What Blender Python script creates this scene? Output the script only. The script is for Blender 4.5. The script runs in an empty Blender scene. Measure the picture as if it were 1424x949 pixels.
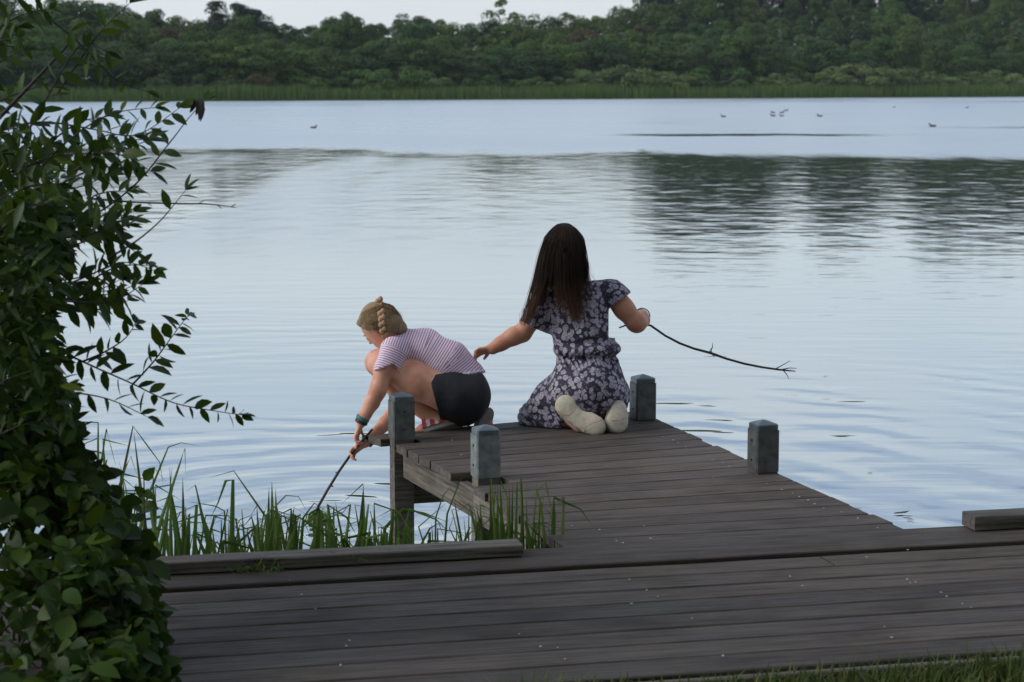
import bpy, math, random
import numpy as np
from mathutils import Vector, Matrix, noise as mnoise

random.seed(11)
rng = np.random.default_rng(11)
scene = bpy.context.scene
COL = scene.collection

# ------------------------------------------------------------------ camera
F_PX, HZ, CAM_H = 2800.0, 119.0, 1.56
THETA = math.atan((474.5 - HZ) / F_PX)
cam_d = bpy.data.cameras.new('camera')
cam = bpy.data.objects.new('camera', cam_d)
COL.objects.link(cam)
cam.location = (0, 0, CAM_H)
cam.rotation_euler = (math.pi / 2 - THETA, 0, 0)
cam_d.sensor_width = 36.0
cam_d.lens = F_PX / 1424.0 * 36.0
cam_d.clip_end = 4000
cam_d.dof.use_dof = True
cam_d.dof.focus_distance = 8.9
cam_d.dof.aperture_fstop = 6.8
scene.camera = cam

# ------------------------------------------------------------------ sky, sun, exposure
SUN_EL, SUN_AZ = 36.0, -98.0          # azimuth measured from +Y, negative = left of view
world = bpy.data.worlds.new('World')
scene.world = world
world.use_nodes = True
wn = world.node_tree
wn.nodes.clear()
def wnode(t, **kw):
    n = wn.nodes.new(t)
    for k, v in kw.items(): setattr(n, k, v)
    return n
w_out = wnode('ShaderNodeOutputWorld')
w_bg = wnode('ShaderNodeBackground')
w_bg.inputs['Strength'].default_value = 0.1
w_sky = wnode('ShaderNodeTexSky', sky_type='NISHITA')
w_sky.sun_disc = False
w_sky.sun_elevation = math.radians(SUN_EL)
w_sky.sun_rotation = math.radians(SUN_AZ)
w_sky.air_density = 1.0; w_sky.dust_density = 1.6; w_sky.ozone_density = 1.0
# broken evening cloud spread over the whole dome: noise on the direction, flattened like a cloud deck
w_tc = wnode('ShaderNodeTexCoord')
w_sep = wnode('ShaderNodeSeparateXYZ')
wn.links.new(w_tc.outputs['Generated'], w_sep.inputs[0])
w_abs = wnode('ShaderNodeMath', operation='ABSOLUTE'); wn.links.new(w_sep.outputs[2], w_abs.inputs[0])
w_zz = wnode('ShaderNodeMath', operation='ADD'); w_zz.inputs[1].default_value = 0.10
wn.links.new(w_abs.outputs[0], w_zz.inputs[0])
w_dx = wnode('ShaderNodeMath', operation='DIVIDE'); wn.links.new(w_sep.outputs[0], w_dx.inputs[0]); wn.links.new(w_zz.outputs[0], w_dx.inputs[1])
w_dy = wnode('ShaderNodeMath', operation='DIVIDE'); wn.links.new(w_sep.outputs[1], w_dy.inputs[0]); wn.links.new(w_zz.outputs[0], w_dy.inputs[1])
w_cmb = wnode('ShaderNodeCombineXYZ'); wn.links.new(w_dx.outputs[0], w_cmb.inputs[0]); wn.links.new(w_dy.outputs[0], w_cmb.inputs[1])
w_no = wnode('ShaderNodeTexNoise'); w_no.inputs['Scale'].default_value = 0.75; w_no.inputs['Detail'].default_value = 6; w_no.inputs['Roughness'].default_value = 0.55
wn.links.new(w_cmb.outputs[0], w_no.inputs['Vector'])
w_r = wnode('ShaderNodeMapRange'); w_r.inputs['From Min'].default_value = 0.36; w_r.inputs['From Max'].default_value = 0.62
w_r.inputs['To Min'].default_value = 0.12; w_r.inputs['To Max'].default_value = 0.85
wn.links.new(w_no.outputs['Fac'], w_r.inputs['Value'])
w_mix = wnode('ShaderNodeMix', data_type='RGBA')
wn.links.new(w_r.outputs[0], w_mix.inputs['Factor'])
w_tint = wnode('ShaderNodeMix', data_type='RGBA', blend_type='MULTIPLY'); w_tint.inputs['Factor'].default_value = 1.0
w_tint.inputs[7].default_value = (0.66, 0.92, 1.2, 1)
wn.links.new(w_sky.outputs[0], w_tint.inputs[6])
wn.links.new(w_tint.outputs[2], w_mix.inputs[6])
w_mix.inputs[7].default_value = (5.35, 5.75, 6.15, 1)
# pale haze low over the whole horizon
w_hz = wnode('ShaderNodeMapRange'); w_hz.interpolation_type = 'SMOOTHSTEP'
wn.links.new(w_abs.outputs[0], w_hz.inputs['Value'])
for _k, _v in (('From Min', 0.0), ('From Max', 0.34), ('To Min', 0.88), ('To Max', 0.0)): w_hz.inputs[_k].default_value = _v
w_mix2 = wnode('ShaderNodeMix', data_type='RGBA')
wn.links.new(w_hz.outputs[0], w_mix2.inputs['Factor']); wn.links.new(w_mix.outputs[2], w_mix2.inputs[6])
w_mix2.inputs[7].default_value = (6.1, 6.45, 6.7, 1)
wn.links.new(w_mix2.outputs[2], w_bg.inputs['Color'])
wn.links.new(w_bg.outputs[0], w_out.inputs[0])

sun_d = bpy.data.lights.new('sun', 'SUN')
sun = bpy.data.objects.new('sun', sun_d)
COL.objects.link(sun)
sun_d.energy = 1.35
sun_d.angle = math.radians(30)
sun_d.color = (1.0, 0.95, 0.88)
az, el = math.radians(SUN_AZ), math.radians(SUN_EL)
sdir = Vector((math.sin(az) * math.cos(el), math.cos(az) * math.cos(el), math.sin(el)))
sun.rotation_euler = sdir.to_track_quat('Z', 'Y').to_euler()

scene.view_settings.view_transform = 'Standard'
scene.view_settings.look = 'None'
scene.view_settings.gamma = 1.0
scene.view_settings.use_curve_mapping = False
scene.view_settings.exposure = 0.40
scene.render.engine = 'CYCLES'
scene.cycles.max_bounces = 8
scene.cycles.transparent_max_bounces = 8

# ------------------------------------------------------------------ photo-to-place measuring helpers
cT, sT = math.cos(THETA), math.sin(THETA)
def ray(px, py):
    x, y = (px - 712) / F_PX, (474.5 - py) / F_PX
    return np.array((x, y * sT + cT, y * cT - sT))
def at(px, py, Y):                       # point seen at (px,py) at distance Y in front
    d = ray(px, py); t = Y / d[1]
    return np.array((d[0] * t, Y, CAM_H + d[2] * t))
def on(px, py, z=0.0):                   # point seen at (px,py) lying on the level z
    d = ray(px, py); t = (z - CAM_H) / d[2]
    return np.array((d[0] * t, d[1] * t, z))
def proj(X, Y, Z):
    zc = Z - CAM_H
    dep = Y * cT - zc * sT
    up = Y * sT + zc * cT
    return 712 + F_PX * X / dep, 474.5 - F_PX * up / dep
WATER_Z = -0.45

# ------------------------------------------------------------------ object helpers
def tag(o, label=None, cat=None, group=None, kind=None):
    if label: o['label'] = label
    if cat: o['category'] = cat
    if group: o['group'] = group
    if kind: o['kind'] = kind
    return o
def thing(name, label, cat, loc=(0, 0, 0), group=None):
    o = bpy.data.objects.new(name, None)
    o.empty_display_size = 0.1
    COL.objects.link(o); o.location = loc
    return tag(o, label, cat, group)
def put(o, parent):
    if parent is not None:
        o.parent = parent
        o.matrix_parent_inverse = Matrix.Translation(-Vector(parent.location))
    return o
def mesh_np(name, V, Fc, smooth=False):
    me = bpy.data.meshes.new(name)
    V = np.asarray(V, dtype=np.float32)
    if isinstance(Fc, np.ndarray):
        n, k = Fc.shape
        me.vertices.add(len(V)); me.vertices.foreach_set('co', V.ravel())
        me.loops.add(n * k); me.loops.foreach_set('vertex_index', Fc.astype(np.int32).ravel())
        me.polygons.add(n)
        me.polygons.foreach_set('loop_start', np.arange(0, n * k, k, dtype=np.int32))
        me.polygons.foreach_set('loop_total', np.full(n, k, dtype=np.int32))
        me.update(calc_edges=True)
    else:
        me.from_pydata([tuple(map(float, v)) for v in V], [], Fc); me.update()
    if smooth:
        me.polygons.foreach_set('use_smooth', np.ones(len(me.polygons), dtype=bool))
    return me
def obj(name, me, mat, parent=None):
    o = bpy.data.objects.new(name, me)
    COL.objects.link(o)
    if mat is not None and len(me.materials) == 0: me.materials.append(mat)
    return put(o, parent)
class MB:                                # collects verts and faces
    def __init__(s): s.V = []; s.F = []
    def add(s, V, F):
        n = len(s.V); s.V += [tuple(map(float, v)) for v in V]; s.F += [tuple(i + n for i in f) for f in F]; return s
    def box(s, c, half, R=None):
        c = np.array(c, float); R = np.eye(3) if R is None else R
        vs = [c + R @ (np.array((x, y, z)) * np.array(half)) for z in (-1, 1) for y in (-1, 1) for x in (-1, 1)]
        return s.add(vs, [(0, 2, 3, 1), (4, 5, 7, 6), (0, 1, 5, 4), (2, 6, 7, 3), (0, 4, 6, 2), (1, 3, 7, 5)])
    def tube(s, P, R, n=6, cap=True):
        P = [np.array(p, float) for p in P]; vs = []; m = len(P)
        up = np.array((0.13, 0.27, 0.95))
        for i in range(m):
            t = P[min(i + 1, m - 1)] - P[max(i - 1, 0)]; t = t / (np.linalg.norm(t) + 1e-9)
            a = np.cross(t, up)
            if np.linalg.norm(a) < 1e-3: a = np.cross(t, (1, 0, 0))
            a /= np.linalg.norm(a); b = np.cross(t, a)
            r = R[i] if hasattr(R, '__len__') else R
            for k in range(n):
                q = 2 * math.pi * k / n
                vs.append(P[i] + r * (math.cos(q) * a + math.sin(q) * b))
        fs = [(i * n + k, i * n + (k + 1) % n, (i + 1) * n + (k + 1) % n, (i + 1) * n + k) for i in range(m - 1) for k in range(n)]
        if cap: fs += [tuple(range(n))[::-1], tuple((m - 1) * n + k for k in range(n))]
        return s.add(vs, fs)
    def build(s, name, mat, parent=None, smooth=False):
        return obj(name, mesh_np(name, s.V, s.F, smooth), mat, parent)

# ------------------------------------------------------------------ materials
def newmat(name):
    m = bpy.data.materials.new(name); m.use_nodes = True
    nt = m.node_tree; nt.nodes.clear()
    return m, nt
def N(nt, t, ins=None, **kw):
    n = nt.nodes.new(t)
    for k, v in kw.items(): setattr(n, k, v)
    for k, v in (ins or {}).items():
        if isinstance(v, bpy.types.NodeSocket): nt.links.new(v, n.inputs[k])
        else: n.inputs[k].default_value = v
    return n
def math_n(nt, op, a, b=None, c=None, clamp=False):
    n = nt.nodes.new('ShaderNodeMath'); n.operation = op; n.use_clamp = clamp
    for i, v in enumerate((a, b, c)):
        if v is None: continue
        if isinstance(v, bpy.types.NodeSocket): nt.links.new(v, n.inputs[i])
        else: n.inputs[i].default_value = v
    return n.outputs[0]
def mixc(nt, f, a, b, mode='MIX'):
    n = nt.nodes.new('ShaderNodeMix'); n.data_type = 'RGBA'; n.blend_type = mode
    for i, v in ((0, f), (6, a), (7, b)):
        if isinstance(v, bpy.types.NodeSocket): nt.links.new(v, n.inputs[i])
        elif i == 0: n.inputs[0].default_value = v
        else: n.inputs[i].default_value = (*v, 1) if len(v) == 3 else v
    return n.outputs[2]
def rng_n(nt, v, a, b, c=0.0, d=1.0, smooth=False):
    n = nt.nodes.new('ShaderNodeMapRange')
    if smooth: n.interpolation_type = 'SMOOTHSTEP'
    nt.links.new(v, n.inputs['Value'])
    for k, q in (('From Min', a), ('From Max', b), ('To Min', c), ('To Max', d)): n.inputs[k].default_value = q
    return n.outputs[0]
def noise_n(nt, vec, scale, detail=3, rough=0.55):
    n = N(nt, 'ShaderNodeTexNoise', {'Scale': scale, 'Detail': detail, 'Roughness': rough})
    if vec is not None: nt.links.new(vec, n.inputs['Vector'])
    return n.outputs['Fac']
def mapping(nt, vec, scale=(1, 1, 1), loc=(0, 0, 0), rot=(0, 0, 0)):
    n = N(nt, 'ShaderNodeMapping', {'Scale': scale, 'Location': loc, 'Rotation': rot})
    nt.links.new(vec, n.inputs['Vector']); return n.outputs[0]
def finish(nt, col, rough=0.7, bump=None, bstr=0.3, bdist=0.01, **kw):
    b = N(nt, 'ShaderNodeBsdfPrincipled')
    for k, v in (('Base Color', col), ('Roughness', rough)):
        if isinstance(v, bpy.types.NodeSocket): nt.links.new(v, b.inputs[k])
        else: b.inputs[k].default_value = (*v, 1) if k == 'Base Color' else v
    for k, v in kw.items(): b.inputs[k.replace('_', ' ')].default_value = v
    if bump is not None:
        bn = N(nt, 'ShaderNodeBump', {'Strength': bstr, 'Distance': bdist, 'Height': bump})
        nt.links.new(bn.outputs[0], b.inputs['Normal'])
    o = N(nt, 'ShaderNodeOutputMaterial'); nt.links.new(b.outputs[0], o.inputs[0])
    return b

def plain(name, c, rough=0.6, var=0.25, scale=30, bstr=0.15, **kw):
    m, nt = newmat(name)
    co = N(nt, 'ShaderNodeTexCoord').outputs['Object']
    n = noise_n(nt, co, scale, 4)
    f = rng_n(nt, n, 0.3, 0.7)
    col = mixc(nt, f, tuple(x * (1 - var) for x in c), tuple(x * (1 + var) for x in c))
    finish(nt, col, rough, n, bstr, 0.004, **kw)
    return m

def wood_mat(name, dark, light, moss=0.25):
    m, nt = newmat(name)
    co = N(nt, 'ShaderNodeTexCoord').outputs['Object']
    oi = N(nt, 'ShaderNodeObjectInfo').outputs['Random']
    off = N(nt, 'ShaderNodeCombineXYZ'); nt.links.new(math_n(nt, 'MULTIPLY', oi, 37.0), off.inputs[0]); nt.links.new(math_n(nt, 'MULTIPLY', oi, 11.0), off.inputs[1])
    v = N(nt, 'ShaderNodeVectorMath', operation='ADD'); nt.links.new(co, v.inputs[0]); nt.links.new(off.outputs[0], v.inputs[1])
    g = noise_n(nt, mapping(nt, v.outputs[0], (3.2, 75, 75)), 1.0, 5, 0.65)        # fine grain
    g2 = noise_n(nt, mapping(nt, v.outputs[0], (1.6, 22, 22)), 1.0, 4, 0.6)        # broad streaks
    blot = noise_n(nt, v.outputs[0], 2.3, 5, 0.6)                                # stains
    col = mixc(nt, rng_n(nt, g2, 0.32, 0.68), dark, light)
    col = mixc(nt, rng_n(nt, g, 0.45, 0.75, 0, 0.85), col, tuple(x * 1.75 for x in light))
    col = mixc(nt, rng_n(nt, g, 0.46, 0.30, 0, 0.9), col, tuple(x * 0.35 for x in dark))
    col = mixc(nt, rng_n(nt, blot, 0.5, 0.75, 0, 0.55), col, tuple(x * 0.5 for x in dark))
    mo = noise_n(nt, v.outputs[0], 6.5, 5, 0.7)
    col = mixc(nt, rng_n(nt, mo, 0.62, 0.74, 0, moss), col, (0.055, 0.062, 0.03))
    br = rng_n(nt, oi, 0, 1, 0.78, 1.22)
    hsv = N(nt, 'ShaderNodeHueSaturation', {'Color': col, 'Value': br, 'Saturation': rng_n(nt, math_n(nt, 'FRACT', math_n(nt, 'MULTIPLY', oi, 7.3)), 0, 1, 0.88, 1.15)})
    h = math_n(nt, 'ADD', g, math_n(nt, 'MULTIPLY', g2, 0.7))
    finish(nt, hsv.outputs[0], rng_n(nt, blot, 0.3, 0.7, 0.62, 0.88), h, 0.8, 0.005, Specular_IOR_Level=0.35)
    return m

def leaf_mat(name, c1, c2, rough=0.5, trans=0.35, island=True, yellow=None):
    m, nt = newmat(name)
    if island: r = N(nt, 'ShaderNodeNewGeometry').outputs['Random Per Island']
    else: r = N(nt, 'ShaderNodeObjectInfo').outputs['Random']
    oi = N(nt, 'ShaderNodeObjectInfo').outputs['Random']
    col = mixc(nt, r, c1, c2)
    if yellow: col = mixc(nt, rng_n(nt, math_n(nt, 'FRACT', math_n(nt, 'MULTIPLY', r, 17.7)), 0.86, 1.0, 0, 0.7), col, yellow)
    hsv = N(nt, 'ShaderNodeHueSaturation', {'Color': col, 'Saturation': 1.12, 'Value': rng_n(nt, oi, 0, 1, 0.72, 1.2), 'Hue': rng_n(nt, math_n(nt, 'FRACT', math_n(nt, 'MULTIPLY', oi, 5.7)), 0, 1, 0.485, 0.515)})
    b = N(nt, 'ShaderNodeBsdfPrincipled', {'Base Color': hsv.outputs[0], 'Roughness': rough})
    b.inputs['Specular IOR Level'].default_value = 0.18
    t = N(nt, 'ShaderNodeBsdfTranslucent', {'Color': mixc(nt, 0.5, hsv.outputs[0], (0.10, 0.16, 0.01))})
    mx = N(nt, 'ShaderNodeMixShader', {0: trans}); nt.links.new(b.outputs[0], mx.inputs[1]); nt.links.new(t.outputs[0], mx.inputs[2])
    o = N(nt, 'ShaderNodeOutputMaterial'); nt.links.new(mx.outputs[0], o.inputs[0])
    return m

M = {}
M['deck'] = wood_mat('deck_wood', (0.046, 0.0355, 0.027), (0.081, 0.064, 0.0495))
#(0.0429, 0.0385, 0.0348), (0.0851, 0.0770, 0.0703))
M['dock'] = wood_mat('jetty_wood', (0.051, 0.039, 0.031), (0.097, 0.075, 0.060))
#(0.0488, 0.0414, 0.0355), (0.0962, 0.0829, 0.0725))
M['beam'] = wood_mat('beam_wood', (0.075, 0.066, 0.056), (0.15, 0.132, 0.112), 0.7)
M['post'] = wood_mat('post_wood', (0.070, 0.058, 0.046), (0.15, 0.125, 0.10), 0.5)
M['metal'] = plain('post_metal', (0.085, 0.092, 0.084), 0.5, 0.42, 22, 0.15, Metallic=0.2)
M['metal_pale'] = plain('post_metal_pale', (0.17, 0.185, 0.175), 0.5, 0.4, 22, 0.15, Metallic=0.2)
M['cap'] = plain('post_cap_metal', (0.13, 0.155, 0.165), 0.34, 0.3, 14, 0.08, Metallic=0.5)
M['screw'] = plain('screw_metal', (0.02, 0.02, 0.02), 0.5, 0.1)
M['bark'] = plain('twig_bark', (0.05, 0.042, 0.034), 0.85, 0.4, 60, 0.5)
M['trunk'] = plain('far_trunk', (0.085, 0.075, 0.06), 0.9, 0.4, 2, 0.4)
M['birch'] = plain('pale_trunk', (0.33, 0.32, 0.28), 0.9, 0.4, 2, 0.4)
M['stick'] = plain('stick_bark', (0.022, 0.017, 0.014), 0.6, 0.4, 50, 0.5)
M['willow_leaf'] = leaf_mat('willow_leaf', (0.0281, 0.0544, 0.0150), (0.0544, 0.0919, 0.0210), 0.42, 0.30, yellow=(0.12, 0.16, 0.03))
M['willow_leaf_part'] = leaf_mat('willow_leaf_single', (0.0281, 0.0544, 0.0150), (0.0562, 0.0938, 0.0210), 0.42, 0.30, False, yellow=(0.12, 0.16, 0.03))
M['vine_leaf'] = leaf_mat('vine_leaf', (0.0198, 0.0389, 0.0095), (0.0425, 0.0744, 0.0157), 0.5, 0.25)
M['vine_leaf_part'] = leaf_mat('vine_leaf_single', (0.0198, 0.0412, 0.0095), (0.0482, 0.0836, 0.0168), 0.5, 0.25, False)
M['reed'] = leaf_mat('reed_blade', (0.075, 0.135, 0.036), (0.15, 0.215, 0.08), 0.45, 0.3, False, yellow=(0.26, 0.21, 0.11))
M['far_reed'] = leaf_mat('far_reed', (0.0580, 0.0986, 0.0323), (0.0880, 0.1366, 0.0437), 0.7, 0.2)
M['grass'] = leaf_mat('grass_blade', (0.052, 0.082, 0.026), (0.115, 0.130, 0.050), 0.55, 0.3, yellow=(0.24, 0.20, 0.10))
M['petal'] = plain('petal', (0.55, 0.52, 0.46), 0.6, 0.1)
M['float_leaf'] = plain('dead_leaf', (0.03, 0.025, 0.018), 0.6, 0.3)
M['duck'] = plain('dark_feathers', (0.025, 0.024, 0.024), 0.7, 0.3)
M['swan'] = plain('white_feathers', (0.75, 0.74, 0.70), 0.7, 0.05)
FOL = {
 'oak':   leaf_mat('foliage_oak', (0.0608, 0.1044, 0.0300), (0.1029, 0.1601, 0.0460), 0.6, 0.2),
 'dark':  leaf_mat('foliage_dark', (0.0440, 0.0816, 0.0324), (0.0760, 0.1272, 0.0454), 0.6, 0.2),
 'light': leaf_mat('foliage_light', (0.0750, 0.1231, 0.0380), (0.1200, 0.1767, 0.0550), 0.6, 0.25),
 'pine':  leaf_mat('foliage_pine', (0.026, 0.042, 0.028), (0.044, 0.062, 0.038), 0.7, 0.1),
 'willow':leaf_mat('foliage_willow', (0.1140, 0.1625, 0.0633), (0.1740, 0.2275, 0.0897), 0.6, 0.25),
 'rust':  leaf_mat('foliage_rust', (0.075, 0.065, 0.032), (0.11, 0.085, 0.045), 0.6, 0.25),
}

# water: dark body under a mirror whose ripples change with the wind patches
def water_mat():
    m, nt = newmat('lake_water')
    P = N(nt, 'ShaderNodeNewGeometry').outputs['Position']
    sx = N(nt, 'ShaderNodeSeparateXYZ'); nt.links.new(P, sx.inputs[0])
    X, Y = sx.outputs[0], sx.outputs[1]
    # wind patches: beyond ~58 m the surface is ruffled; edge wanders; calm slicks cross it
    e1 = noise_n(nt, mapping(nt, P, (0.035, 0.012, 1)), 1.0, 4, 0.6)
    e2 = noise_n(nt, mapping(nt, P, (0.25, 0.05, 1)), 1.0, 3, 0.6)
    e3 = noise_n(nt, mapping(nt, P, (0.11, 0.03, 1)), 1.0, 4, 0.65)
    Yw = math_n(nt, 'ADD', Y, math_n(nt, 'ADD', math_n(nt, 'MULTIPLY', math_n(nt, 'SUBTRACT', e1, 0.5), 10.0), math_n(nt, 'ADD', math_n(nt, 'MULTIPLY', math_n(nt, 'SUBTRACT', e2, 0.5), 10.0), math_n(nt, 'MULTIPLY', math_n(nt, 'SUBTRACT', e3, 0.5), 22.0))))
    edge = math_n(nt, 'SUBTRACT', 60.0, math_n(nt, 'MULTIPLY', X, 0.30))
    rel = math_n(nt, 'SUBTRACT', Yw, edge)
    far = rng_n(nt, rel, -6.0, 7.0, 0, 1, True)
    fine = noise_n(nt, mapping(nt, P, (0.9, 0.16, 1)), 1.0, 4, 0.65)
    far = math_n(nt, 'MULTIPLY', far, rng_n(nt, math_n(nt, 'ADD', fine, math_n(nt, 'MULTIPLY', far, 0.45)), 0.42, 0.72, 0.0, 1.0))
    # slick strips
    def strip(y0, hw, x0, x1):
        d = math_n(nt, 'ABSOLUTE', math_n(nt, 'SUBTRACT', math_n(nt, 'ADD', Y, math_n(nt, 'MULTIPLY', math_n(nt, 'SUBTRACT', e2, 0.5), 5.0)), y0))
        a = rng_n(nt, d, hw, hw * 0.4, 0, 1, True)
        b = rng_n(nt, X, x0, x0 + 7, 0, 1, True); c = rng_n(nt, X, x1, x1 - 7, 0, 1, True)
        return math_n(nt, 'MULTIPLY', a, math_n(nt, 'MULTIPLY', b, c))
    s1 = strip(83, 2.6, 0.5, 18); s2 = strip(98, 3.0, 18, 40); s3 = strip(72.5, 0.8, 5, 13)
    calm = math_n(nt, 'MINIMUM', math_n(nt, 'ADD', math_n(nt, 'ADD', s1, math_n(nt, 'MULTIPLY', s2, 0.5)), math_n(nt, 'MULTIPLY', s3, 0.4)), 0.9)
    ruff = math_n(nt, 'MULTIPLY', far, math_n(nt, 'SUBTRACT', 1.0, calm))
    strk = noise_n(nt, mapping(nt, P, (0.035, 0.05, 1)), 1.0, 5, 0.65)
    ruff = math_n(nt, 'MULTIPLY', ruff, rng_n(nt, strk, 0.36, 0.62, 0.62, 1.05))
    # left of the tall hill the calm part is breathed on: reflections only show in streaks
    lm = rng_n(nt, math_n(nt, 'DIVIDE', X, Y), 0.085, 0.05, 0, 1, True)
    ln = noise_n(nt, mapping(nt, P, (0.30, 0.012, 1)), 1.0, 3, 0.6)
    band = rng_n(nt, rel, -7.5, -2.5, 1, 0, True)
    mid = math_n(nt, 'MULTIPLY', math_n(nt, 'MULTIPLY', lm, band), rng_n(nt, ln, 0.40, 0.62, 0.06, 0.42))
    near = rng_n(nt, Y, 15, 30, 0, 1, True)
    mid = math_n(nt, 'MULTIPLY', mid, near)
    rough = math_n(nt, 'MAXIMUM', math_n(nt, 'MULTIPLY', ruff, 0.36), math_n(nt, 'MULTIPLY', mid, 0.36))
    rough = math_n(nt, 'ADD', rough, 0.035)
    # ripples
    def wav(sx_, sy_, det=2): return noise_n(nt, mapping(nt, P, (sx_, sy_, 1)), 1.0, det, 0.5)
    a1 = wav(0.55, 2.6); a2 = wav(1.6, 8.5); a3 = wav(0.9, 3.6, 3)
    h = math_n(nt, 'ADD', math_n(nt, 'MULTIPLY', math_n(nt, 'MULTIPLY', a1, rng_n(nt, Y, 16, 26, 1.0, 0.4)), 0.0062), math_n(nt, 'MULTIPLY', a2, 0.0017))
    amp_near = rng_n(nt, Y, 10, 28, 0.8, 1.0)
    h = math_n(nt, 'MULTIPLY', h, amp_near)
    a4 = wav(1.0, 1.9, 3); a5 = wav(1.25, 0.75, 2)
    h = math_n(nt, 'ADD', h, math_n(nt, 'MULTIPLY', a5, math_n(nt, 'MULTIPLY', rng_n(nt, Y, 17, 32, 0, 1, True), 0.027)))
    h = math_n(nt, 'ADD', h, math_n(nt, 'MULTIPLY', a4, math_n(nt, 'MULTIPLY', rng_n(nt, Y, 17, 32, 0, 1, True), 0.005)))
    wob = math_n(nt, 'MULTIPLY', math_n(nt, 'SUBTRACT', noise_n(nt, P, 0.55, 3), 0.5), 2.6)
    ringmod = noise_n(nt, mapping(nt, P, (0.45, 0.8, 1)), 1.0, 3, 0.6)
    def rings(cx, cy, wl, amp, fall):
        dx = math_n(nt, 'SUBTRACT', X, cx); dy = math_n(nt, 'SUBTRACT', Y, cy)
        r = math_n(nt, 'SQRT', math_n(nt, 'ADD', math_n(nt, 'MULTIPLY', dx, dx), math_n(nt, 'MULTIPLY', dy, dy)))
        w = math_n(nt, 'SINE', math_n(nt, 'MULTIPLY', math_n(nt, 'ADD', r, math_n(nt, 'MULTIPLY', wob, wl * 1.1)), 2 * math.pi / wl))
        env = math_n(nt, 'MULTIPLY', math_n(nt, 'EXPONENT', math_n(nt, 'MULTIPLY', r, -1.0 / fall)), rng_n(nt, ringmod, 0.35, 0.65, 0.15, 1.5))
        return math_n(nt, 'MULTIPLY', math_n(nt, 'MULTIPLY', w, env), amp)
    h = math_n(nt, 'ADD', h, rings(-0.92, 9.35, 0.40, 0.0044, 2.7))
    h = math_n(nt, 'ADD', h, rings(-0.92, 9.35, 0.11, 0.0012, 0.8))
    h = math_n(nt, 'ADD', h, rings(0.7, 9.2, 0.52, 0.0034, 3.2))
    bn = N(nt, 'ShaderNodeBump', {'Strength': 1.0, 'Distance': 1.0, 'Height': h})
    body = N(nt, 'ShaderNodeBsdfDiffuse', {'Color': (0.052, 0.070, 0.080, 1)})
    gl = N(nt, 'ShaderNodeBsdfGlossy', {'Color': (0.955, 0.995, 1.0, 1), 'Roughness': rough, 'Normal': bn.outputs[0]})
    fr = N(nt, 'ShaderNodeFresnel', {'IOR': 1.34, 'Normal': bn.outputs[0]})
    fac = math_n(nt, 'POWER', fr.outputs[0], 0.28)
    fac = math_n(nt, 'MULTIPLY', fac, math_n(nt, 'SUBTRACT', 1.0, math_n(nt, 'MULTIPLY', ruff, 0.10)))
    mx = N(nt, 'ShaderNodeMixShader', {0: fac}); nt.links.new(body.outputs[0], mx.inputs[1]); nt.links.new(gl.outputs[0], mx.inputs[2])
    o = N(nt, 'ShaderNodeOutputMaterial'); nt.links.new(mx.outputs[0], o.inputs[0])
    return m
M['water'] = water_mat()
M['soil'] = plain('bank_soil', (0.055, 0.052, 0.030), 0.95, 0.4, 7, 0.6)
M['far_ground'] = plain('far_ground', (0.028, 0.032, 0.016), 0.95, 0.4, 0.5, 0.5)
# ================================================================== THE SETTING
# boardwalk frame: origin on the wide gap, u along the boards, v towards the lake
_a, _b = on(256, 821), on(1424, 756)
WU = (_b - _a) / np.linalg.norm(_b - _a)
WV = np.array((-WU[1], WU[0], 0.0))
WO = on(712, 795.6)
WANG = math.atan2(WU[1], WU[0])
def wk(u, v, z=0.0): return WO + WU * u + WV * v + np.array((0, 0, z))

# lake
me = mesh_np('lake', [(-900, -60, WATER_Z), (900, -60, WATER_Z), (900, 700, WATER_Z), (-900, 700, WATER_Z)], [(0, 1, 2, 3)])
tag(obj('lake', me, M['water']), kind='structure')

# near bank: strip profile across v, extruded along u with small bumps
prof = [(-120, 0.9), (-40, 0.3), (-12, -0.02), (-5, -0.06), (-2.2, -0.045), (-1.5, -0.05), (-1.27, -0.055), (-1.2, -0.16), (-0.9, -0.25), (0.1, -0.30), (0.35, -0.42), (0.75, -0.56), (1.6, -0.9), (4, -2.2), (9, -4)]
us = [-150, -60, -25, -12] + list(np.linspace(-8, 8, 65)) + [12, 25, 60, 150]
V = []
for u in us:
    for v, z in prof:
        p = wk(u, v)
        zz = z + (mnoise.noise(Vector((p[0] * 1.3, p[1] * 1.3, 3.0))) * (0.05 if v < -1.5 else 0.03))
        if u < -2.15 and v > -1.6: zz = max(zz, -0.14 - 0.18 * max(0, v + 0.2)) if v < 1.2 else zz
        V.append((p[0], p[1], zz))
npf = len(prof)
Fq = [(i * npf + j, (i + 1) * npf + j, (i + 1) * npf + j + 1, i * npf + j + 1) for i in range(len(us) - 1) for j in range(npf - 1)]
tag(obj('grassy_bank', mesh_np('grassy_bank', V, Fq, True), M['soil']), kind='structure')

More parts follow.
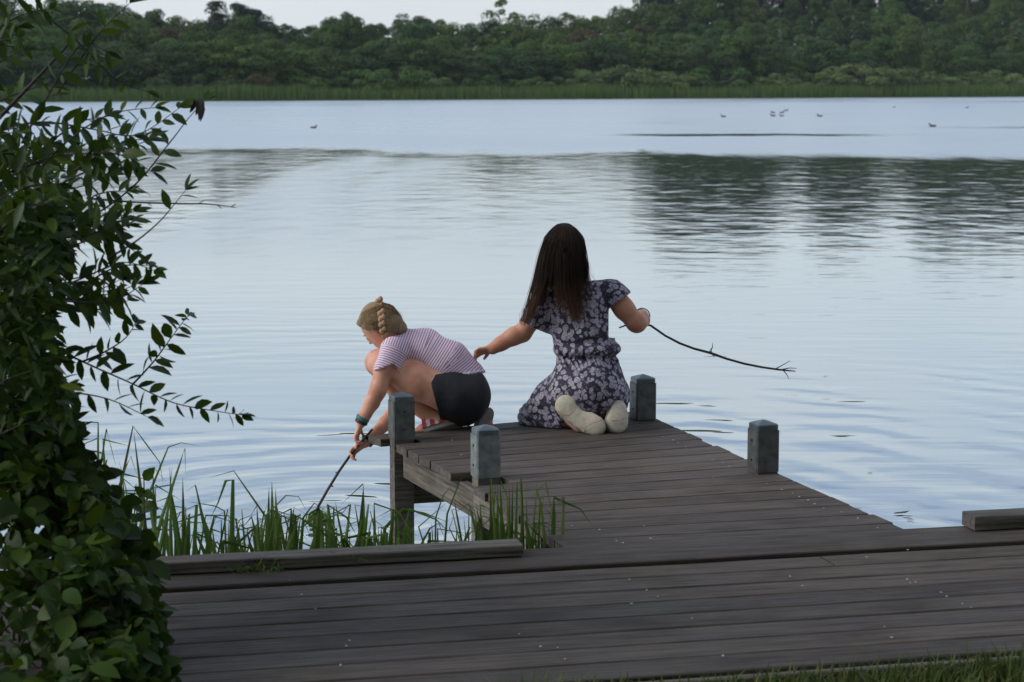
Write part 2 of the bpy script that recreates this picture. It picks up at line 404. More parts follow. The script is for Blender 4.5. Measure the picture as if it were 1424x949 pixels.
# far shore: straight line from the left to the right edge of the view
S0, S1 = on(220, 141, WATER_Z), on(1424, 134.6, WATER_Z)
SU = (S1 - S0); SU[2] = 0; SU /= np.linalg.norm(SU)
SN = np.array((-SU[1], SU[0], 0.0))
def ss(a, b, x):
    t = min(1, max(0, (x - a) / (b - a))); return t * t * (3 - 2 * t)
def far_z(x, y):
    q = np.array((x, y, 0.0)) - S0
    d = float(q @ SN)
    pxx = 712 + F_PX * x / max(y, 1)
    hill = ss(760, 1080, pxx) * 7.5 * ss(6, 75, d)
    low = 2.5 * ss(0, 60, d)
    return WATER_Z + (-0.6 + 0.9 * ss(-4, 3, d)) + low + hill
V = []; rows = [-14, -3, 0, 3, 8, 15, 25, 38, 52, 70, 90, 130, 200, 400]; cols = np.linspace(-700, 760, 74)
for c in cols:
    for d in rows:
        p = S0 + SU * c + SN * d
        V.append((p[0], p[1], far_z(p[0], p[1]) - (2 if d < -10 else 0)))
nr = len(rows)
Fq = [(i * nr + j, (i + 1) * nr + j, (i + 1) * nr + j + 1, i * nr + j + 1) for i in range(len(cols) - 1) for j in range(nr - 1)]
tag(obj('far_bank', mesh_np('far_bank', V, Fq, True), M['far_ground']), kind='structure')

# ------------------------------------------------------------------ boards
def plank_mesh(L, W, T, nseg=7, jit=0.0022, wy0=0.0, wy1=None, seed=0):
    """board along local X from 0 to L, rounded top edges, edges not quite straight"""
    r = random.Random(seed); V = []
    for i in range(nseg + 1):
        x = L * i / nseg
        a = r.uniform(-jit, jit); b = r.uniform(-jit, jit); t = r.uniform(-0.0004, 0.0004)
        y0, y1 = -W / 2 + a, W / 2 + b
        e = 0.004
        V += [(x, y0, -T), (x, y0, -e + t), (x, y0 + e, t), (x, y1 - e, t), (x, y1, -e + t), (x, y1, -T)]
    F = []
    for i in range(nseg):
        for k in range(6):
            q = (k + 1) % 6
            F.append((i * 6 + k, (i + 1) * 6 + k, (i + 1) * 6 + q, i * 6 + q))
    F += [tuple(range(6)), tuple(nseg * 6 + k for k in range(5, -1, -1))]
    me = mesh_np('plank', V, F)
    return me
def place_board(name, p0, p1, W, T, mat, parent, seed=0, dz=0.0, jit=0.0022, nseg=7):
    p0 = np.array(p0, float); p1 = np.array(p1, float); d = p1 - p0; L = float(np.linalg.norm(d))
    o = obj(name, plank_mesh(L, W, T, nseg, jit, seed=seed), mat, None)
    o.location = (p0[0], p0[1], p0[2] + dz)
    o.rotation_euler = (0, 0, math.atan2(d[1], d[0]))
    return put(o, parent)

bw = bpy.data.objects.new('boardwalk', None); COL.objects.link(bw)
tag(bw, 'weathered grey plank boardwalk along the lake edge', kind='structure')
U0, U1 = -2.35, 7.5
rr = random.Random(5)
vedge = [-0.012]
for k in range(8): vedge.append(vedge[-1] - 0.150)
joints = {0: 1.05, 5: 3.9}
for k in range(8):
    vc = (vedge[k] + vedge[k + 1]) / 2
    w = 0.150 - 0.0095 - rr.uniform(0, 0.003)
    segs = [(U0 + rr.uniform(-.05, .05), U1)]
    if k in joints: segs = [(segs[0][0], joints[k] - 0.002), (joints[k] + 0.003, U1)]
    for (ua, ub) in segs:
        place_board('plank', wk(ua, vc), wk(ub, vc), w, 0.034, M['deck'], bw, rr.randint(0, 9999), rr.uniform(-0.0005, 0.0005), 0.0016, 14)
# two boards beyond the wide gap
for k, vc in enumerate((0.088, 0.229)):
    place_board('plank', wk(U0, vc), wk(U1, vc), 0.136 if k == 0 else 0.13, 0.034, M['deck'], bw, rr.randint(0, 9999), 0.006 - 0.003 * k, 0.003, 14)
# fascia under the near edge and stringers below
place_board('fascia_board', wk(U0, -1.2235, -0.012), wk(U1, -1.2235, -0.012), 0.022, 0.13, M['beam'], bw, 3, 0, 0.002, 10)
for vv in (-1.05, -0.55, -0.1, 0.2):
    place_board('stringer', wk(U0 + .05, vv, -0.0375), wk(U1 - .05, vv, -0.0375), 0.06, 0.12, M['beam'], bw, 3, 0, 0.001, 3)
# the loose-laid edge beams on top
def wk_of(px, py):
    q = on(px, py) - WO; return float(q @ WU), float(q @ WV)
ub = wk_of(728, 777)
ua = wk_of(180, 806)
place_board('edge_beam', wk(ua[0], ua[1] + 0.055, 0.045), wk(ub[0], ub[1] + 0.055, 0.045), 0.105, 0.036, M['beam'], bw, 41, 0, 0.004, 12)
uc = wk_of(1357, 742)
place_board('edge_beam', wk(uc[0], uc[1] + 0.06, 0.058), wk(U1 - 0.2, uc[1] + 0.08, 0.058), 0.105, 0.050, M['beam'], bw, 77, 0, 0.004, 12)

# ------------------------------------------------------------------ jetty
jt = thing('jetty', 'short wooden jetty with four metal capped posts reaching into the lake', 'jetty', tuple(on(800, 680)))
left_px = [(790, 764), (738, 724.5), (686, 691), (655, 672.5), (600, 643), (548, 617), (514, 605)]
LP = [on(*p) for p in left_px]
cum = [0]
for a, b in zip(LP, LP[1:]): cum.append(cum[-1] + np.linalg.norm(b - a))
def lerp_left(t):
    s = t * cum[-1]
    for i in range(len(LP) - 1):
        if s <= cum[i + 1] + 1e-9:
            f = (s - cum[i]) / (cum[i + 1] - cum[i]); return LP[i] + (LP[i + 1] - LP[i]) * f
    return LP[-1]
R0, R1 = on(1270, 741.5), on(884, 572)
DA = math.radians(17.0)
PA = np.array((math.cos(DA), math.sin(DA), 0)); PB = np.array((-math.sin(DA), math.cos(DA), 0))
NB = 17
rr = random.Random(9)
for i in range(NB):
    ta, tb = i / NB, (i + 1) / NB
    la, lb = lerp_left(ta), lerp_left(tb)
    ra, rb = R0 + (R1 - R0) * ta, R0 + (R1 - R0) * tb
    d = (ra + rb) / 2 - (la + lb) / 2; d /= np.linalg.norm(d)
    nrm = np.array((-d[1], d[0], 0))
    g = 0.0040 + rr.uniform(0, 0.0015)
    el, er = rr.uniform(-0.012, 0.006), rr.uniform(-0.006, 0.012)
    for ck in ((547, 615.6), (663.5, 669)):                    # boards are notched round the left posts
        pc = on(*ck) + (PA + PB) * 0.05; s_mid = (la + lb) / 2
        along = (pc - s_mid) @ nrm; half = np.linalg.norm((lb - la) @ nrm) / 2
        if abs(along) < half + 0.035: el = max(el, float((pc - s_mid) @ d) + 0.062)
    pts = [la + nrm * g + d * el, ra + nrm * g + d * er, rb - nrm * g + d * er, lb - nrm * g + d * el]
    base = pts[0]; ang = math.atan2(d[1], d[0]); ca, sa = math.cos(-ang), math.sin(-ang)
    loc = [(ca * (p - base)[0] - sa * (p - base)[1], sa * (p - base)[0] + ca * (p - base)[1]) for p in pts]
    V = []; ns = 8; T = 0.034
    for k in range(ns + 1):
        f = k / ns
        x0 = loc[0][0] + (loc[1][0] - loc[0][0]) * f; y0 = loc[0][1] + (loc[1][1] - loc[0][1]) * f + rr.uniform(-.0014, .0014)
        x1 = loc[3][0] + (loc[2][0] - loc[3][0]) * f; y1 = loc[3][1] + (loc[2][1] - loc[3][1]) * f + rr.uniform(-.0014, .0014)
        z = rr.uniform(-.0004, .0004); e = 0.004
        V += [(x0, y0, -T), (x0, y0, z - e), (x0, y0 + e, z), (x1, y1 - e, z), (x1, y1, z - e), (x1, y1, -T)]
    Fq = [(k * 6 + j, (k + 1) * 6 + j, (k + 1) * 6 + (j + 1) % 6, k * 6 + (j + 1) % 6) for k in range(ns) for j in range(6)]
    Fq += [tuple(range(6)), tuple(ns * 6 + k for k in range(5, -1, -1))]
    o = obj('plank', mesh_np('plank', V, Fq), M['dock'])
    o.location = (base[0], base[1], 0.001 + rr.uniform(-0.0006, 0.0006)); o.rotation_euler = (0, 0, ang)
    put(o, jt)
RP = np.stack((PA, PB, (0, 0, 1)), axis=1).astype(float)
posts = {}
def make_post(key, corner, look):
    hw = 0.050
    c = on(*corner) + (PA + PB) * hw
    posts[key] = c
    b = MB(); b.box((0, 0, -0.60), (0.044, 0.044, 0.62))
    po = b.build('post', M['post'], None); po.location = (c[0], c[1], 0); po.rotation_euler = (0, 0, DA)
    put(po, jt)
    if look: po['label'] = look
    s = MB(); e = 0.006
    lo, hi = 0.008, 0.178
    pts = [(-hw + e, -hw), (hw - e, -hw), (hw, -hw + e), (hw, hw - e), (hw - e, hw), (-hw + e, hw), (-hw, hw - e), (-hw, -hw + e)]
    V = [(x, y, lo) for x, y in pts] + [(x, y, hi) for x, y in pts]
    s.add(V, [(k, (k + 1) % 8, 8 + (k + 1) % 8, 8 + k) for k in range(8)] + [tuple(range(7, -1, -1)), tuple(range(8, 16))])
    sl = s.build('metal_sleeve', M['metal_pale' if key == 'NL' else 'metal']); sl.parent = po
    cp = MB(); h2 = hw - 0.0035
    q = [(-h2 + e, -h2), (h2 - e, -h2), (h2, -h2 + e), (h2, h2 - e), (h2 - e, h2), (-h2 + e, h2), (-h2, h2 - e), (-h2, -h2 + e)]
    V = [(x, y, hi + .0005) for x, y in q] + [(x, y, hi + 0.021) for x, y in q] + [(x * .93, y * .93, hi + 0.025) for x, y in q] + [(0, 0, hi + 0.040)]
    cp.add(V, [(k, (k + 1) % 8, 8 + (k + 1) % 8, 8 + k) for k in range(8)] + [(8 + k, 8 + (k + 1) % 8, 16 + (k + 1) % 8, 16 + k) for k in range(8)] + [(16 + k, 16 + (k + 1) % 8, 24) for k in range(8)])
    cpo = cp.build('post_cap', M['cap']); cpo.parent = po
    for fz in (0.055, 0.135):
        for (dx, dy) in ((-hw - 0.0008, 0.0), (0.0, -hw - 0.0008)):
            if key in ('NR', 'NL', 'FR') and dx == 0: continue
            if key == 'FL' and dy == 0: continue
            b = MB(); b.tube([(dx, dy, fz), (dx * 1.05, dy * 1.05, fz)], 0.0052, 8)
            so = b.build('screw', M['screw']); so.parent = po
make_post('NR', (1052, 661), 'near right jetty post with dark metal sleeve')
make_post('FR', (885, 587), 'far right jetty post beside the kneeling girl')
make_post('NL', (663.5, 669), 'near left jetty post with a bluish metal cap')
make_post('FL', (547, 615.6), 'far left jetty post in front of the crouching girl')
# side joists, cross beams
def joist(pa, pb, w, t, z, name='joist'):
    pa = np.array(pa, float); pb = np.array(pb, float); pa[2] = pb[2] = z
    place_board(name, pa, pb, w, t, M['post'], jt, 13, 0, 0.002, 5)
inn = lambda i, f: LP[i] + (R0 - LP[0]) / np.linalg.norm(R0 - LP[0]) * f
joist(inn(1, 0.06), inn(3, 0.03), 0.045, 0.115, -0.036)
joist(inn(3, 0.05), inn(5, 0.06), 0.045, 0.115, -0.036)
joist(R0 + (R1 - R0) * 0.02 - PA * 0.09, R1 - PA * 0.06 - PB * 0.05, 0.045, 0.115, -0.036)
joist((inn(1, 0.06) + R0) / 2, (inn(5, 0.06) + R1) / 2, 0.045, 0.115, -0.036)
joist(posts['FL'] + PB * 0.078 - PA * 0.03, posts['FL'] + PB * 0.078 + PA * 1.35, 0.055, 0.15, -0.152, 'cross_beam')
joist(posts['NL'] + PB * 0.078 - PA * 0.03, posts['NL'] + PB * 0.078 + PA * 1.12, 0.055, 0.15, -0.152, 'cross_beam')

# ------------------------------------------------------------------ fallen petals and floating leaves
pet_px = [(905, 751), (895, 733), (834, 739), (857, 754), (866, 757), (795, 733), (922, 609), (936, 614), (943, 618), (954, 623), (983, 636), (991, 641), (1006, 645), (1014, 650), (991, 666), (1066, 674), (1087, 683), (1102, 688), (1112, 693), (1124, 698), (1133, 703), (1146, 709), (1170, 714), (1193, 724), (1220, 737), (1205, 777), (1262, 768), (1099, 804), (1116, 817), (1261, 808), (1273, 812), (1308, 826), (1338, 842), (1351, 847), (1309, 826), (1240, 889), (875, 808), (899, 823), (915, 832), (878, 842), (962, 862), (752, 902), (776, 903), (722, 884), (785, 919), (1005, 915), (419, 829), (439, 849), (473, 928), (482, 901), (486, 893), (402, 810), (628, 614), (641, 634), (727, 683), (1266, 813), (1316, 832), (1230, 874)]
pm = mesh_np('petal', [(-.006, -.003, .0035), (.002, -.005, .002), (.007, 0, .0045), (.001, .0045, .002), (-.005, .003, .004), (0, 0, .001)], [(0, 1, 5), (1, 2, 5), (2, 3, 5), (3, 4, 5), (4, 0, 5)])
pm.materials.append(M['petal'])
rr = random.Random(2)
for (x, y) in pet_px:
    p = on(x, y)
    o = bpy.data.objects.new('fallen_petal', pm); COL.objects.link(o)
    o.location = (p[0], p[1], 0.006 if y < 770 and x > 1180 else 0.0035); o.rotation_euler = (0, 0, rr.uniform(0, 6.28)); s = rr.uniform(0.5, 0.95); o.scale = (s, s, s)
    tag(o, 'tiny pale petal fallen on the grey wooden boards', 'petal', 'petals scattered on the boards')
fm = mesh_np('leaf', [(-.045, 0, .004), (-.02, -.016, .006), (.015, -.017, .006), (.05, 0, .012), (.015, .016, .006), (-.02, .015, .006)], [(0, 1, 5), (1, 2, 4, 5), (2, 3, 4)])
fm.materials.append(M['float_leaf'])
for (x, y, s, lab) in [(1253, 715, 1.0, 'largest dark leaf floating beside the jetty corner'), (1262, 719, .6, 'curled dark leaf floating just behind the largest one'), (1266, 724.5, .45, 'small dark leaf floating nearest the jetty corner'), (1193, 708, .45, 'dark leaf floating close against the jetty edge'), (1210, 658, .35, 'lone leaf speck floating out from the near right post'), (1148, 524, .4, 'leaf speck floating below the tip of the long stick')]:
    p = on(x, y, WATER_Z)
    o = bpy.data.objects.new('floating_leaf', fm); COL.objects.link(o); o.location = (p[0], p[1], WATER_Z + .001); o.scale = (s, s, s); o.rotation_euler = (0, 0, rr.uniform(-.4, .4))
    tag(o, lab, 'leaf', 'dead leaves floating by the jetty')
# ================================================================== BODIES: smooth-blended volumes meshed in one surface
class Vol:
    def __init__(s, res=0.004): s.res = res; s.pr = []; s.ops = []; s.boxes = []
    def cone(s, a, b, ra, rb, k=0.012):
        a = np.array(a, float); b = np.array(b, float)
        def f(X, Y, Z):
            ba = b - a; L = float(ba @ ba) + 1e-12
            t = np.clip(((X - a[0]) * ba[0] + (Y - a[1]) * ba[1] + (Z - a[2]) * ba[2]) / L, 0, 1)
            return np.sqrt((X - a[0] - t * ba[0]) ** 2 + (Y - a[1] - t * ba[1]) ** 2 + (Z - a[2] - t * ba[2]) ** 2) - (ra + t * (rb - ra))
        m = max(ra, rb)
        s.pr.append((f, np.minimum(a, b) - m, np.maximum(a, b) + m, k)); return s
    def chain(s, pts, k=0.012):
        for (a, ra), (b, rb) in zip(pts, pts[1:]): s.cone(a, b, ra, rb, k)
        return s
    def ell(s, c, r, R=None, k=0.012):
        c = np.array(c, float); r = np.array(r, float); R = np.eye(3) if R is None else np.array(R, float)   # rows = axes
        def f(X, Y, Z):
            x, y, z = X - c[0], Y - c[1], Z - c[2]
            u = [R[i, 0] * x + R[i, 1] * y + R[i, 2] * z for i in range(3)]
            k0 = np.sqrt(sum((u[i] / r[i]) ** 2 for i in range(3))); k1 = np.sqrt(sum((u[i] / r[i] ** 2) ** 2 for i in range(3))) + 1e-9
            return k0 * (k0 - 1) / k1
        e = np.sqrt(((R * r[:, None]) ** 2).sum(0))
        s.pr.append((f, c - e, c + e, k)); return s
    def mesh(s, smooth_it=1):
        h = s.res
        lo = np.min([p[1] for p in s.pr], axis=0) - 3 * h; hi = np.max([p[2] for p in s.pr], axis=0) + 3 * h
        n = np.ceil((hi - lo) / h).astype(int) + 1
        ax = [lo[i] + h * np.arange(n[i]) for i in range(3)]
        D = np.full(n, 0.05, np.float32)
        for f, a, b, k in s.pr:
            mg = k + 0.02
            i0 = np.maximum(((a - mg - lo) / h).astype(int), 0); i1 = np.minimum(((b + mg - lo) / h).astype(int) + 2, n)
            sl = tuple(slice(i0[i], i1[i]) for i in range(3))
            X, Y, Z = ax[0][sl[0]][:, None, None], ax[1][sl[1]][None, :, None], ax[2][sl[2]][None, None, :]
            v = f(X, Y, Z).astype(np.float32); d = D[sl]
            q = np.maximum(k - np.abs(d - v), 0) / k
            D[sl] = np.minimum(d, v) - q * q * k * 0.25
        X, Y, Z = ax[0][:, None, None], ax[1][None, :, None], ax[2][None, None, :]
        for op in s.ops: D = op(D, X, Y, Z).astype(np.float32)
        D[0] = D[-1] = 0.05; D[:, 0] = D[:, -1] = 0.05; D[:, :, 0] = D[:, :, -1] = 0.05
        return nets(D, lo, h, smooth_it)
def nets(D, lo, h, it=1):
    S = D < 0
    nx, ny, nz = D.shape
    c = lambda A, i, j, k: A[i:nx - 1 + i, j:ny - 1 + j, k:nz - 1 + k]
    off = [(i, j, k) for i in (0, 1) for j in (0, 1) for k in (0, 1)]
    cnt = sum(c(S, *o).astype(np.int8) for o in off)
    act = (cnt > 0) & (cnt < 8)
    I = np.argwhere(act)
    idx = np.full(act.shape, -1, np.int64); idx[act] = np.arange(len(I))
    dv = {o: c(D, *o)[act] for o in off}
    pos = np.zeros((len(I), 3)); w = np.zeros(len(I))
    for o in off:
        for a in range(3):
            if o[a] == 0:
                p = list(o); p[a] = 1; p = tuple(p)
                v0, v1 = dv[o], dv[p]; cr = (v0 < 0) != (v1 < 0)
                t = np.where(cr, v0 / np.where(v0 - v1 == 0, 1, v0 - v1), 0)
                q = np.array(o, float)[None, :].repeat(len(I), 0); q[:, a] += t
                pos += q * cr[:, None]; w += cr
    V = (I + pos / w[:, None]) * h + lo
    Fs = []
    for a in range(3):
        b, e = (a + 1) % 3, (a + 2) % 3
        sl0 = [slice(1, m - 1) for m in D.shape]; sl1 = list(sl0)
        sl0[a] = slice(0, D.shape[a] - 1); sl1[a] = slice(1, D.shape[a])
        s0, s1 = S[tuple(sl0)], S[tuple(sl1)]
        E = np.argwhere(s0 != s1)
        if len(E) == 0: continue
        fl = s0[tuple(E.T)]
        G = E.copy(); G[:, b] += 1; G[:, e] += 1
        def cid(db, de):
            q = G.copy(); q[:, b] += db; q[:, e] += de; return idx[tuple(q.T)]
        quad = np.stack((cid(-1, -1), cid(0, -1), cid(0, 0), cid(-1, 0)), 1)
        quad[~fl] = quad[~fl][:, ::-1]
        Fs.append(quad)
    Fs = np.concatenate(Fs)
    for _ in range(it):
        acc = np.zeros_like(V); n = np.zeros(len(V))
        for i in range(4):
            for j in (1, 3):
                np.add.at(acc, Fs[:, i], V[Fs[:, (i + j) % 4]]); np.add.at(n, Fs[:, i], 1)
        V = V * 0.5 + 0.5 * acc / n[:, None]
    return V, Fs
def vol_obj(name, vol, mat, parent, it=1):
    V, Fs = vol.mesh(it)
    me = mesh_np(name, V, Fs, True)
    return obj(name, me, mat, parent), V
def unit(v): v = np.array(v, float); return v / np.linalg.norm(v)
def hand(vol, wrist, d, across, palm_n, size=1.0, curl=(0.6, 1.1, 0.9), thumb=True, spread=0.0):
    """palm + five fingers; d = wrist-to-knuckle, across = towards the thumb, palm_n = the side fingers curl to"""
    d, palm_n = unit(d), unit(palm_n); across = unit(np.array(across, float) - d * np.dot(d, across)); palm_n = unit(np.cross(d, across)) * (1 if np.dot(np.cross(d, across), palm_n) > 0 else -1)
    L = 0.070 * size
    for q in (-1.2, -0.4, 0.4, 1.2):
        vol.cone(wrist + across * q * 0.008 * size, wrist + d * L + across * q * 0.015 * size, 0.0125 * size, 0.0105 * size, 0.008)
    lens = (0.9, 1.0, 0.93, 0.74)
    for i, ln in enumerate(lens):
        b = wrist + d * L + across * (1.5 - i) * 0.0165 * size
        ang = 0.0; dirv = d + across * (1.5 - i) * spread
        seg = (0.032, 0.022, 0.017); r = (0.0078, 0.0072, 0.0065, 0.0055)
        for j in range(3):
            ang += curl[j]
            dv = unit(dirv) * math.cos(ang) + palm_n * math.sin(ang)
            e = b + dv * seg[j] * ln * size
            vol.cone(b, e, r[j] * size, r[j + 1] * size, 0.003); b = e
    if thumb:
        b = wrist + d * 0.022 * size + across * 0.018 * size
        for j, (sg, an) in enumerate(((0.026, 0.3), (0.022, 0.7))):
            dv = unit(d * 0.75 + across * (0.75 - 0.7 * j) + palm_n * an)
            e = b + dv * sg * size
            vol.cone(b, e, 0.0092 * size, 0.0075 * size, 0.004); b = e

# materials for people
def skin_mat(name, c):
    m, nt = newmat(name)
    co = N(nt, 'ShaderNodeTexCoord').outputs['Object']
    n = noise_n(nt, co, 14, 4); n2 = noise_n(nt, co, 260, 2)
    col = mixc(nt, rng_n(nt, n, 0.35, 0.65), tuple(x * y for x, y in zip(c, (0.88, 0.76, 0.72))), tuple(x * y for x, y in zip(c, (1.08, 1.12, 1.14))))
    finish(nt, col, 0.52, n2, 0.08, 0.001, Subsurface_Weight=0.2, Subsurface_Scale=0.01, Specular_IOR_Level=0.3)
    return m
M['skinA'] = skin_mat('skin_fair', (0.66, 0.335, 0.225))
M['skinB'] = skin_mat('skin_tanned', (0.56, 0.27, 0.165))
def hair_mat(name, c, tip, z0, z1):
    m, nt = newmat(name)
    co = N(nt, 'ShaderNodeTexCoord').outputs['Object']
    r = N(nt, 'ShaderNodeNewGeometry').outputs['Random Per Island']
    n = noise_n(nt, mapping(nt, co, (160, 160, 14)), 1.0, 3)
    sz = N(nt, 'ShaderNodeSeparateXYZ'); nt.links.new(N(nt, 'ShaderNodeNewGeometry').outputs['Position'], sz.inputs[0])
    col = mixc(nt, rng_n(nt, sz.outputs[2], z1, z0), c, tip)                 # sun-bleached towards the tips
    v = math_n(nt, 'ADD', rng_n(nt, r, 0, 1, 0.75, 1.3), rng_n(nt, n, 0.3, 0.7, -0.25, 0.25))
    hs = N(nt, 'ShaderNodeHueSaturation', {'Color': col, 'Value': v})
    finish(nt, hs.outputs[0], 0.6, n, 0.3, 0.003, Specular_IOR_Level=0.12)
    return m
def shirt_mat():
    m, nt = newmat('striped_jersey')
    a = N(nt, 'ShaderNodeAttribute', attribute_name='stripe').outputs['Fac']
    co = N(nt, 'ShaderNodeTexCoord').outputs['Object']
    f = math_n(nt, 'FRACT', math_n(nt, 'MULTIPLY', a, 1 / 0.0112))
    tri = math_n(nt, 'ABSOLUTE', math_n(nt, 'SUBTRACT', f, 0.5))
    st = rng_n(nt, tri, 0.13, 0.20, 1, 0, True)
    n = noise_n(nt, co, 40, 3)
    col = mixc(nt, st, (0.80, 0.60, 0.69), (0.24, 0.12, 0.24))
    col = mixc(nt, rng_n(nt, n, 0.4, 0.7, 0, 0.15), col, (0.68, 0.55, 0.62))
    fold = noise_n(nt, mapping(nt, co, (14, 9, 22)), 1.0, 3)
    finish(nt, col, 0.85, fold, 0.35, 0.012, Sheen_Weight=0.15)
    return m
M['shirt'] = shirt_mat()
M['shirt_trim'] = plain('shirt_frill', (0.72, 0.60, 0.68), 0.85, 0.1)
M['shorts'] = plain('black_shorts', (0.011, 0.011, 0.014), 0.8, 0.3, 60, 0.4)
def dress_mat():
    m, nt = newmat('floral_cotton')
    co = N(nt, 'ShaderNodeTexCoord').outputs['Object']
    wob = N(nt, 'ShaderNodeTexNoise', {'Scale': 22.0, 'Detail': 2.0}); nt.links.new(co, wob.inputs['Vector'])
    w2 = N(nt, 'ShaderNodeVectorMath', operation='SCALE'); nt.links.new(wob.outputs['Color'], w2.inputs[0]); w2.inputs['Scale'].default_value = 0.030
    ad = N(nt, 'ShaderNodeVectorMath', operation='ADD'); nt.links.new(co, ad.inputs[0]); nt.links.new(w2.outputs[0], ad.inputs[1])
    v = N(nt, 'ShaderNodeTexVoronoi', {'Scale': 38.0, 'Randomness': 0.85}); nt.links.new(ad.outputs[0], v.inputs['Vector'])
    # petals: small cells clipped by the flower's disc
    pv = N(nt, 'ShaderNodeTexVoronoi', {'Scale': 95.0}, feature='DISTANCE_TO_EDGE'); nt.links.new(ad.outputs[0], pv.inputs['Vector'])
    sp = N(nt, 'ShaderNodeSeparateColor'); nt.links.new(v.outputs['Color'], sp.inputs[0])
    rad = rng_n(nt, sp.outputs[0], 0, 1, 0.44, 0.66)
    pet = rng_n(nt, math_n(nt, 'SUBTRACT', rad, v.outputs['Distance']), 0.0, 0.06, 0, 1, True)
    pet = math_n(nt, 'MULTIPLY', pet, rng_n(nt, pv.outputs[0], 0.02, 0.10, 0.25, 1))
    heart = rng_n(nt, v.outputs['Distance'], 0.10, 0.05, 0, 1)
    fl = mixc(nt, sp.outputs[1], (0.30, 0.25, 0.34), (0.47, 0.43, 0.49))
    ground = (0.024, 0.018, 0.036)
    col = mixc(nt, pet, ground, fl)
    col = mixc(nt, math_n(nt, 'MULTIPLY', heart, 0.7), col, (0.11, 0.08, 0.12))
    # sprigs between flowers
    lv = N(nt, 'ShaderNodeTexVoronoi', {'Scale': 60.0}); nt.links.new(ad.outputs[0], lv.inputs['Vector'])
    spr = math_n(nt, 'MULTIPLY', rng_n(nt, lv.outputs['Distance'], 0.3, 0.2, 0, 0.45), math_n(nt, 'SUBTRACT', 1.0, pet))
    col = mixc(nt, spr, col, (0.21, 0.18, 0.24))
    fold = noise_n(nt, mapping(nt, co, (16, 16, 7)), 1.0, 3)
    finish(nt, col, 0.8, fold, 0.4, 0.016, Sheen_Weight=0.1)
    return m
M['dress'] = dress_mat()
M['shoe'] = plain('beige_canvas', (0.46, 0.40, 0.30), 0.75, 0.14, 40, 0.3)
M['sole'] = plain('beige_sole', (0.50, 0.44, 0.335), 0.65, 0.14, 50, 0.4)
M['shoe_in'] = plain('pink_lining', (0.33, 0.19, 0.17), 0.8, 0.2)
M['grey_sole'] = plain('grey_sole', (0.27, 0.25, 0.225), 0.75, 0.18, 40, 0.4)
M['red_strap'] = plain('red_strap', (0.46, 0.045, 0.055), 0.6, 0.15)
M['white_strap'] = plain('white_strap', (0.62, 0.55, 0.52), 0.6, 0.1)
M['teal_band'] = plain('teal_band', (0.04, 0.16, 0.15), 0.6, 0.4, 200)
M['black_band'] = plain('black_band', (0.015, 0.015, 0.017), 0.5, 0.2)
M['hairA'] = hair_mat('blonde_hair', (0.37, 0.26, 0.15), (0.37, 0.26, 0.15), 0, 1)
M['hairB'] = hair_mat('brown_hair', (0.030, 0.019, 0.013), (0.20, 0.10, 0.065), 0.45, 0.70)

def below(line_a, line_b, wave=0.0, wl=5.0, side=1):
    """keep what lies above (side=1) / below (side=-1) the sloping line through two photo points; wave gives a scalloped hem"""
    (xa, ya), (xb, yb) = line_a, line_b
    L = math.hypot(xb - xa, yb - ya); nx_, ny_ = -(yb - ya) / L, (xb - xa) / L
    if ny_ < 0: nx_, ny_ = -nx_, -ny_
    def op(D, X, Y, Z):
        px, py = proj(X, Y, Z)
        t = (px - xa) * (xb - xa) / L + (py - ya) * (yb - ya) / L
        e = (px - xa) * nx_ + (py - ya) * ny_
        if wave: e = e + wave * np.sin((t + (Y - 9) * 300) * 2 * math.pi / wl)
        return np.maximum(D, side * e / 309.0)
    return op
def folds(amp, seed):
    r = random.Random(seed); ws = [(r.uniform(-60, 60), r.uniform(-50, 50), r.uniform(-25, 25), r.uniform(0, 6)) for _ in range(7)]
    def op(D, X, Y, Z):
        s = sum(np.sin(a * X + b * Y + c * Z + p) for a, b, c, p in ws)
        return D + amp * s / 3.0
    return op

PXM = 1 / 309.0
def A(px, py, Y): return at(px, py, Y)
# ------------------------------------------------------------------ person 1: crouching girl in striped shirt
pA = thing('person', 'crouching girl in striped shirt and black shorts dipping a stick in the lake', 'person', tuple(on(620, 604)))
sk = Vol(0.004)
def C(v, pts, k=0.012): v.chain([(A(x, y, Y), r * PXM) for x, y, Y, r in pts], k)
# near leg
C(sk, [(634, 550, 9.07, 30), (578, 529, 9.055, 25), (535, 507, 9.045, 19), (528, 505, 9.045, 16.5)], 0.03)
C(sk, [(529, 508, 9.05, 16), (556, 545, 9.09, 16), (592, 574, 9.095, 11.5), (616, 584, 9.085, 10)], 0.005)
C(sk, [(636, 583, 9.08, 10), (610, 590, 9.07, 9.5), (588, 598, 9.05, 8), (580, 601, 9.05, 6)], 0.012)
for i in range(5): C(sk, [(586, 599, 9.03 + i * .012, 4), (578 + i * .6, 602, 9.025 + i * .012, 3.2)], 0.004)
# far leg
C(sk, [(645, 552, 9.24, 31), (580, 528, 9.25, 25), (527, 502, 9.25, 18)], 0.03)
C(sk, [(524, 506, 9.25, 17), (575, 552, 9.26, 17), (640, 582, 9.25, 11), (664, 574, 9.22, 10)], 0.02)
C(sk, [(668, 572, 9.21, 10), (676, 588, 9.20, 9), (672, 597, 9.19, 7)], 0.012)
# trunk
C(sk, [(640, 550, 9.15, 35), (618, 508, 9.15, 30), (588, 490, 9.15, 28), (562, 483, 9.15, 22)], 0.03)
C(sk, [(546, 491, 9.04, 14), (552, 482, 9.15, 17), (549, 480, 9.27, 14)], 0.03)
C(sk, [(556, 474, 9.15, 16), (537, 458, 9.14, 14)], 0.02)
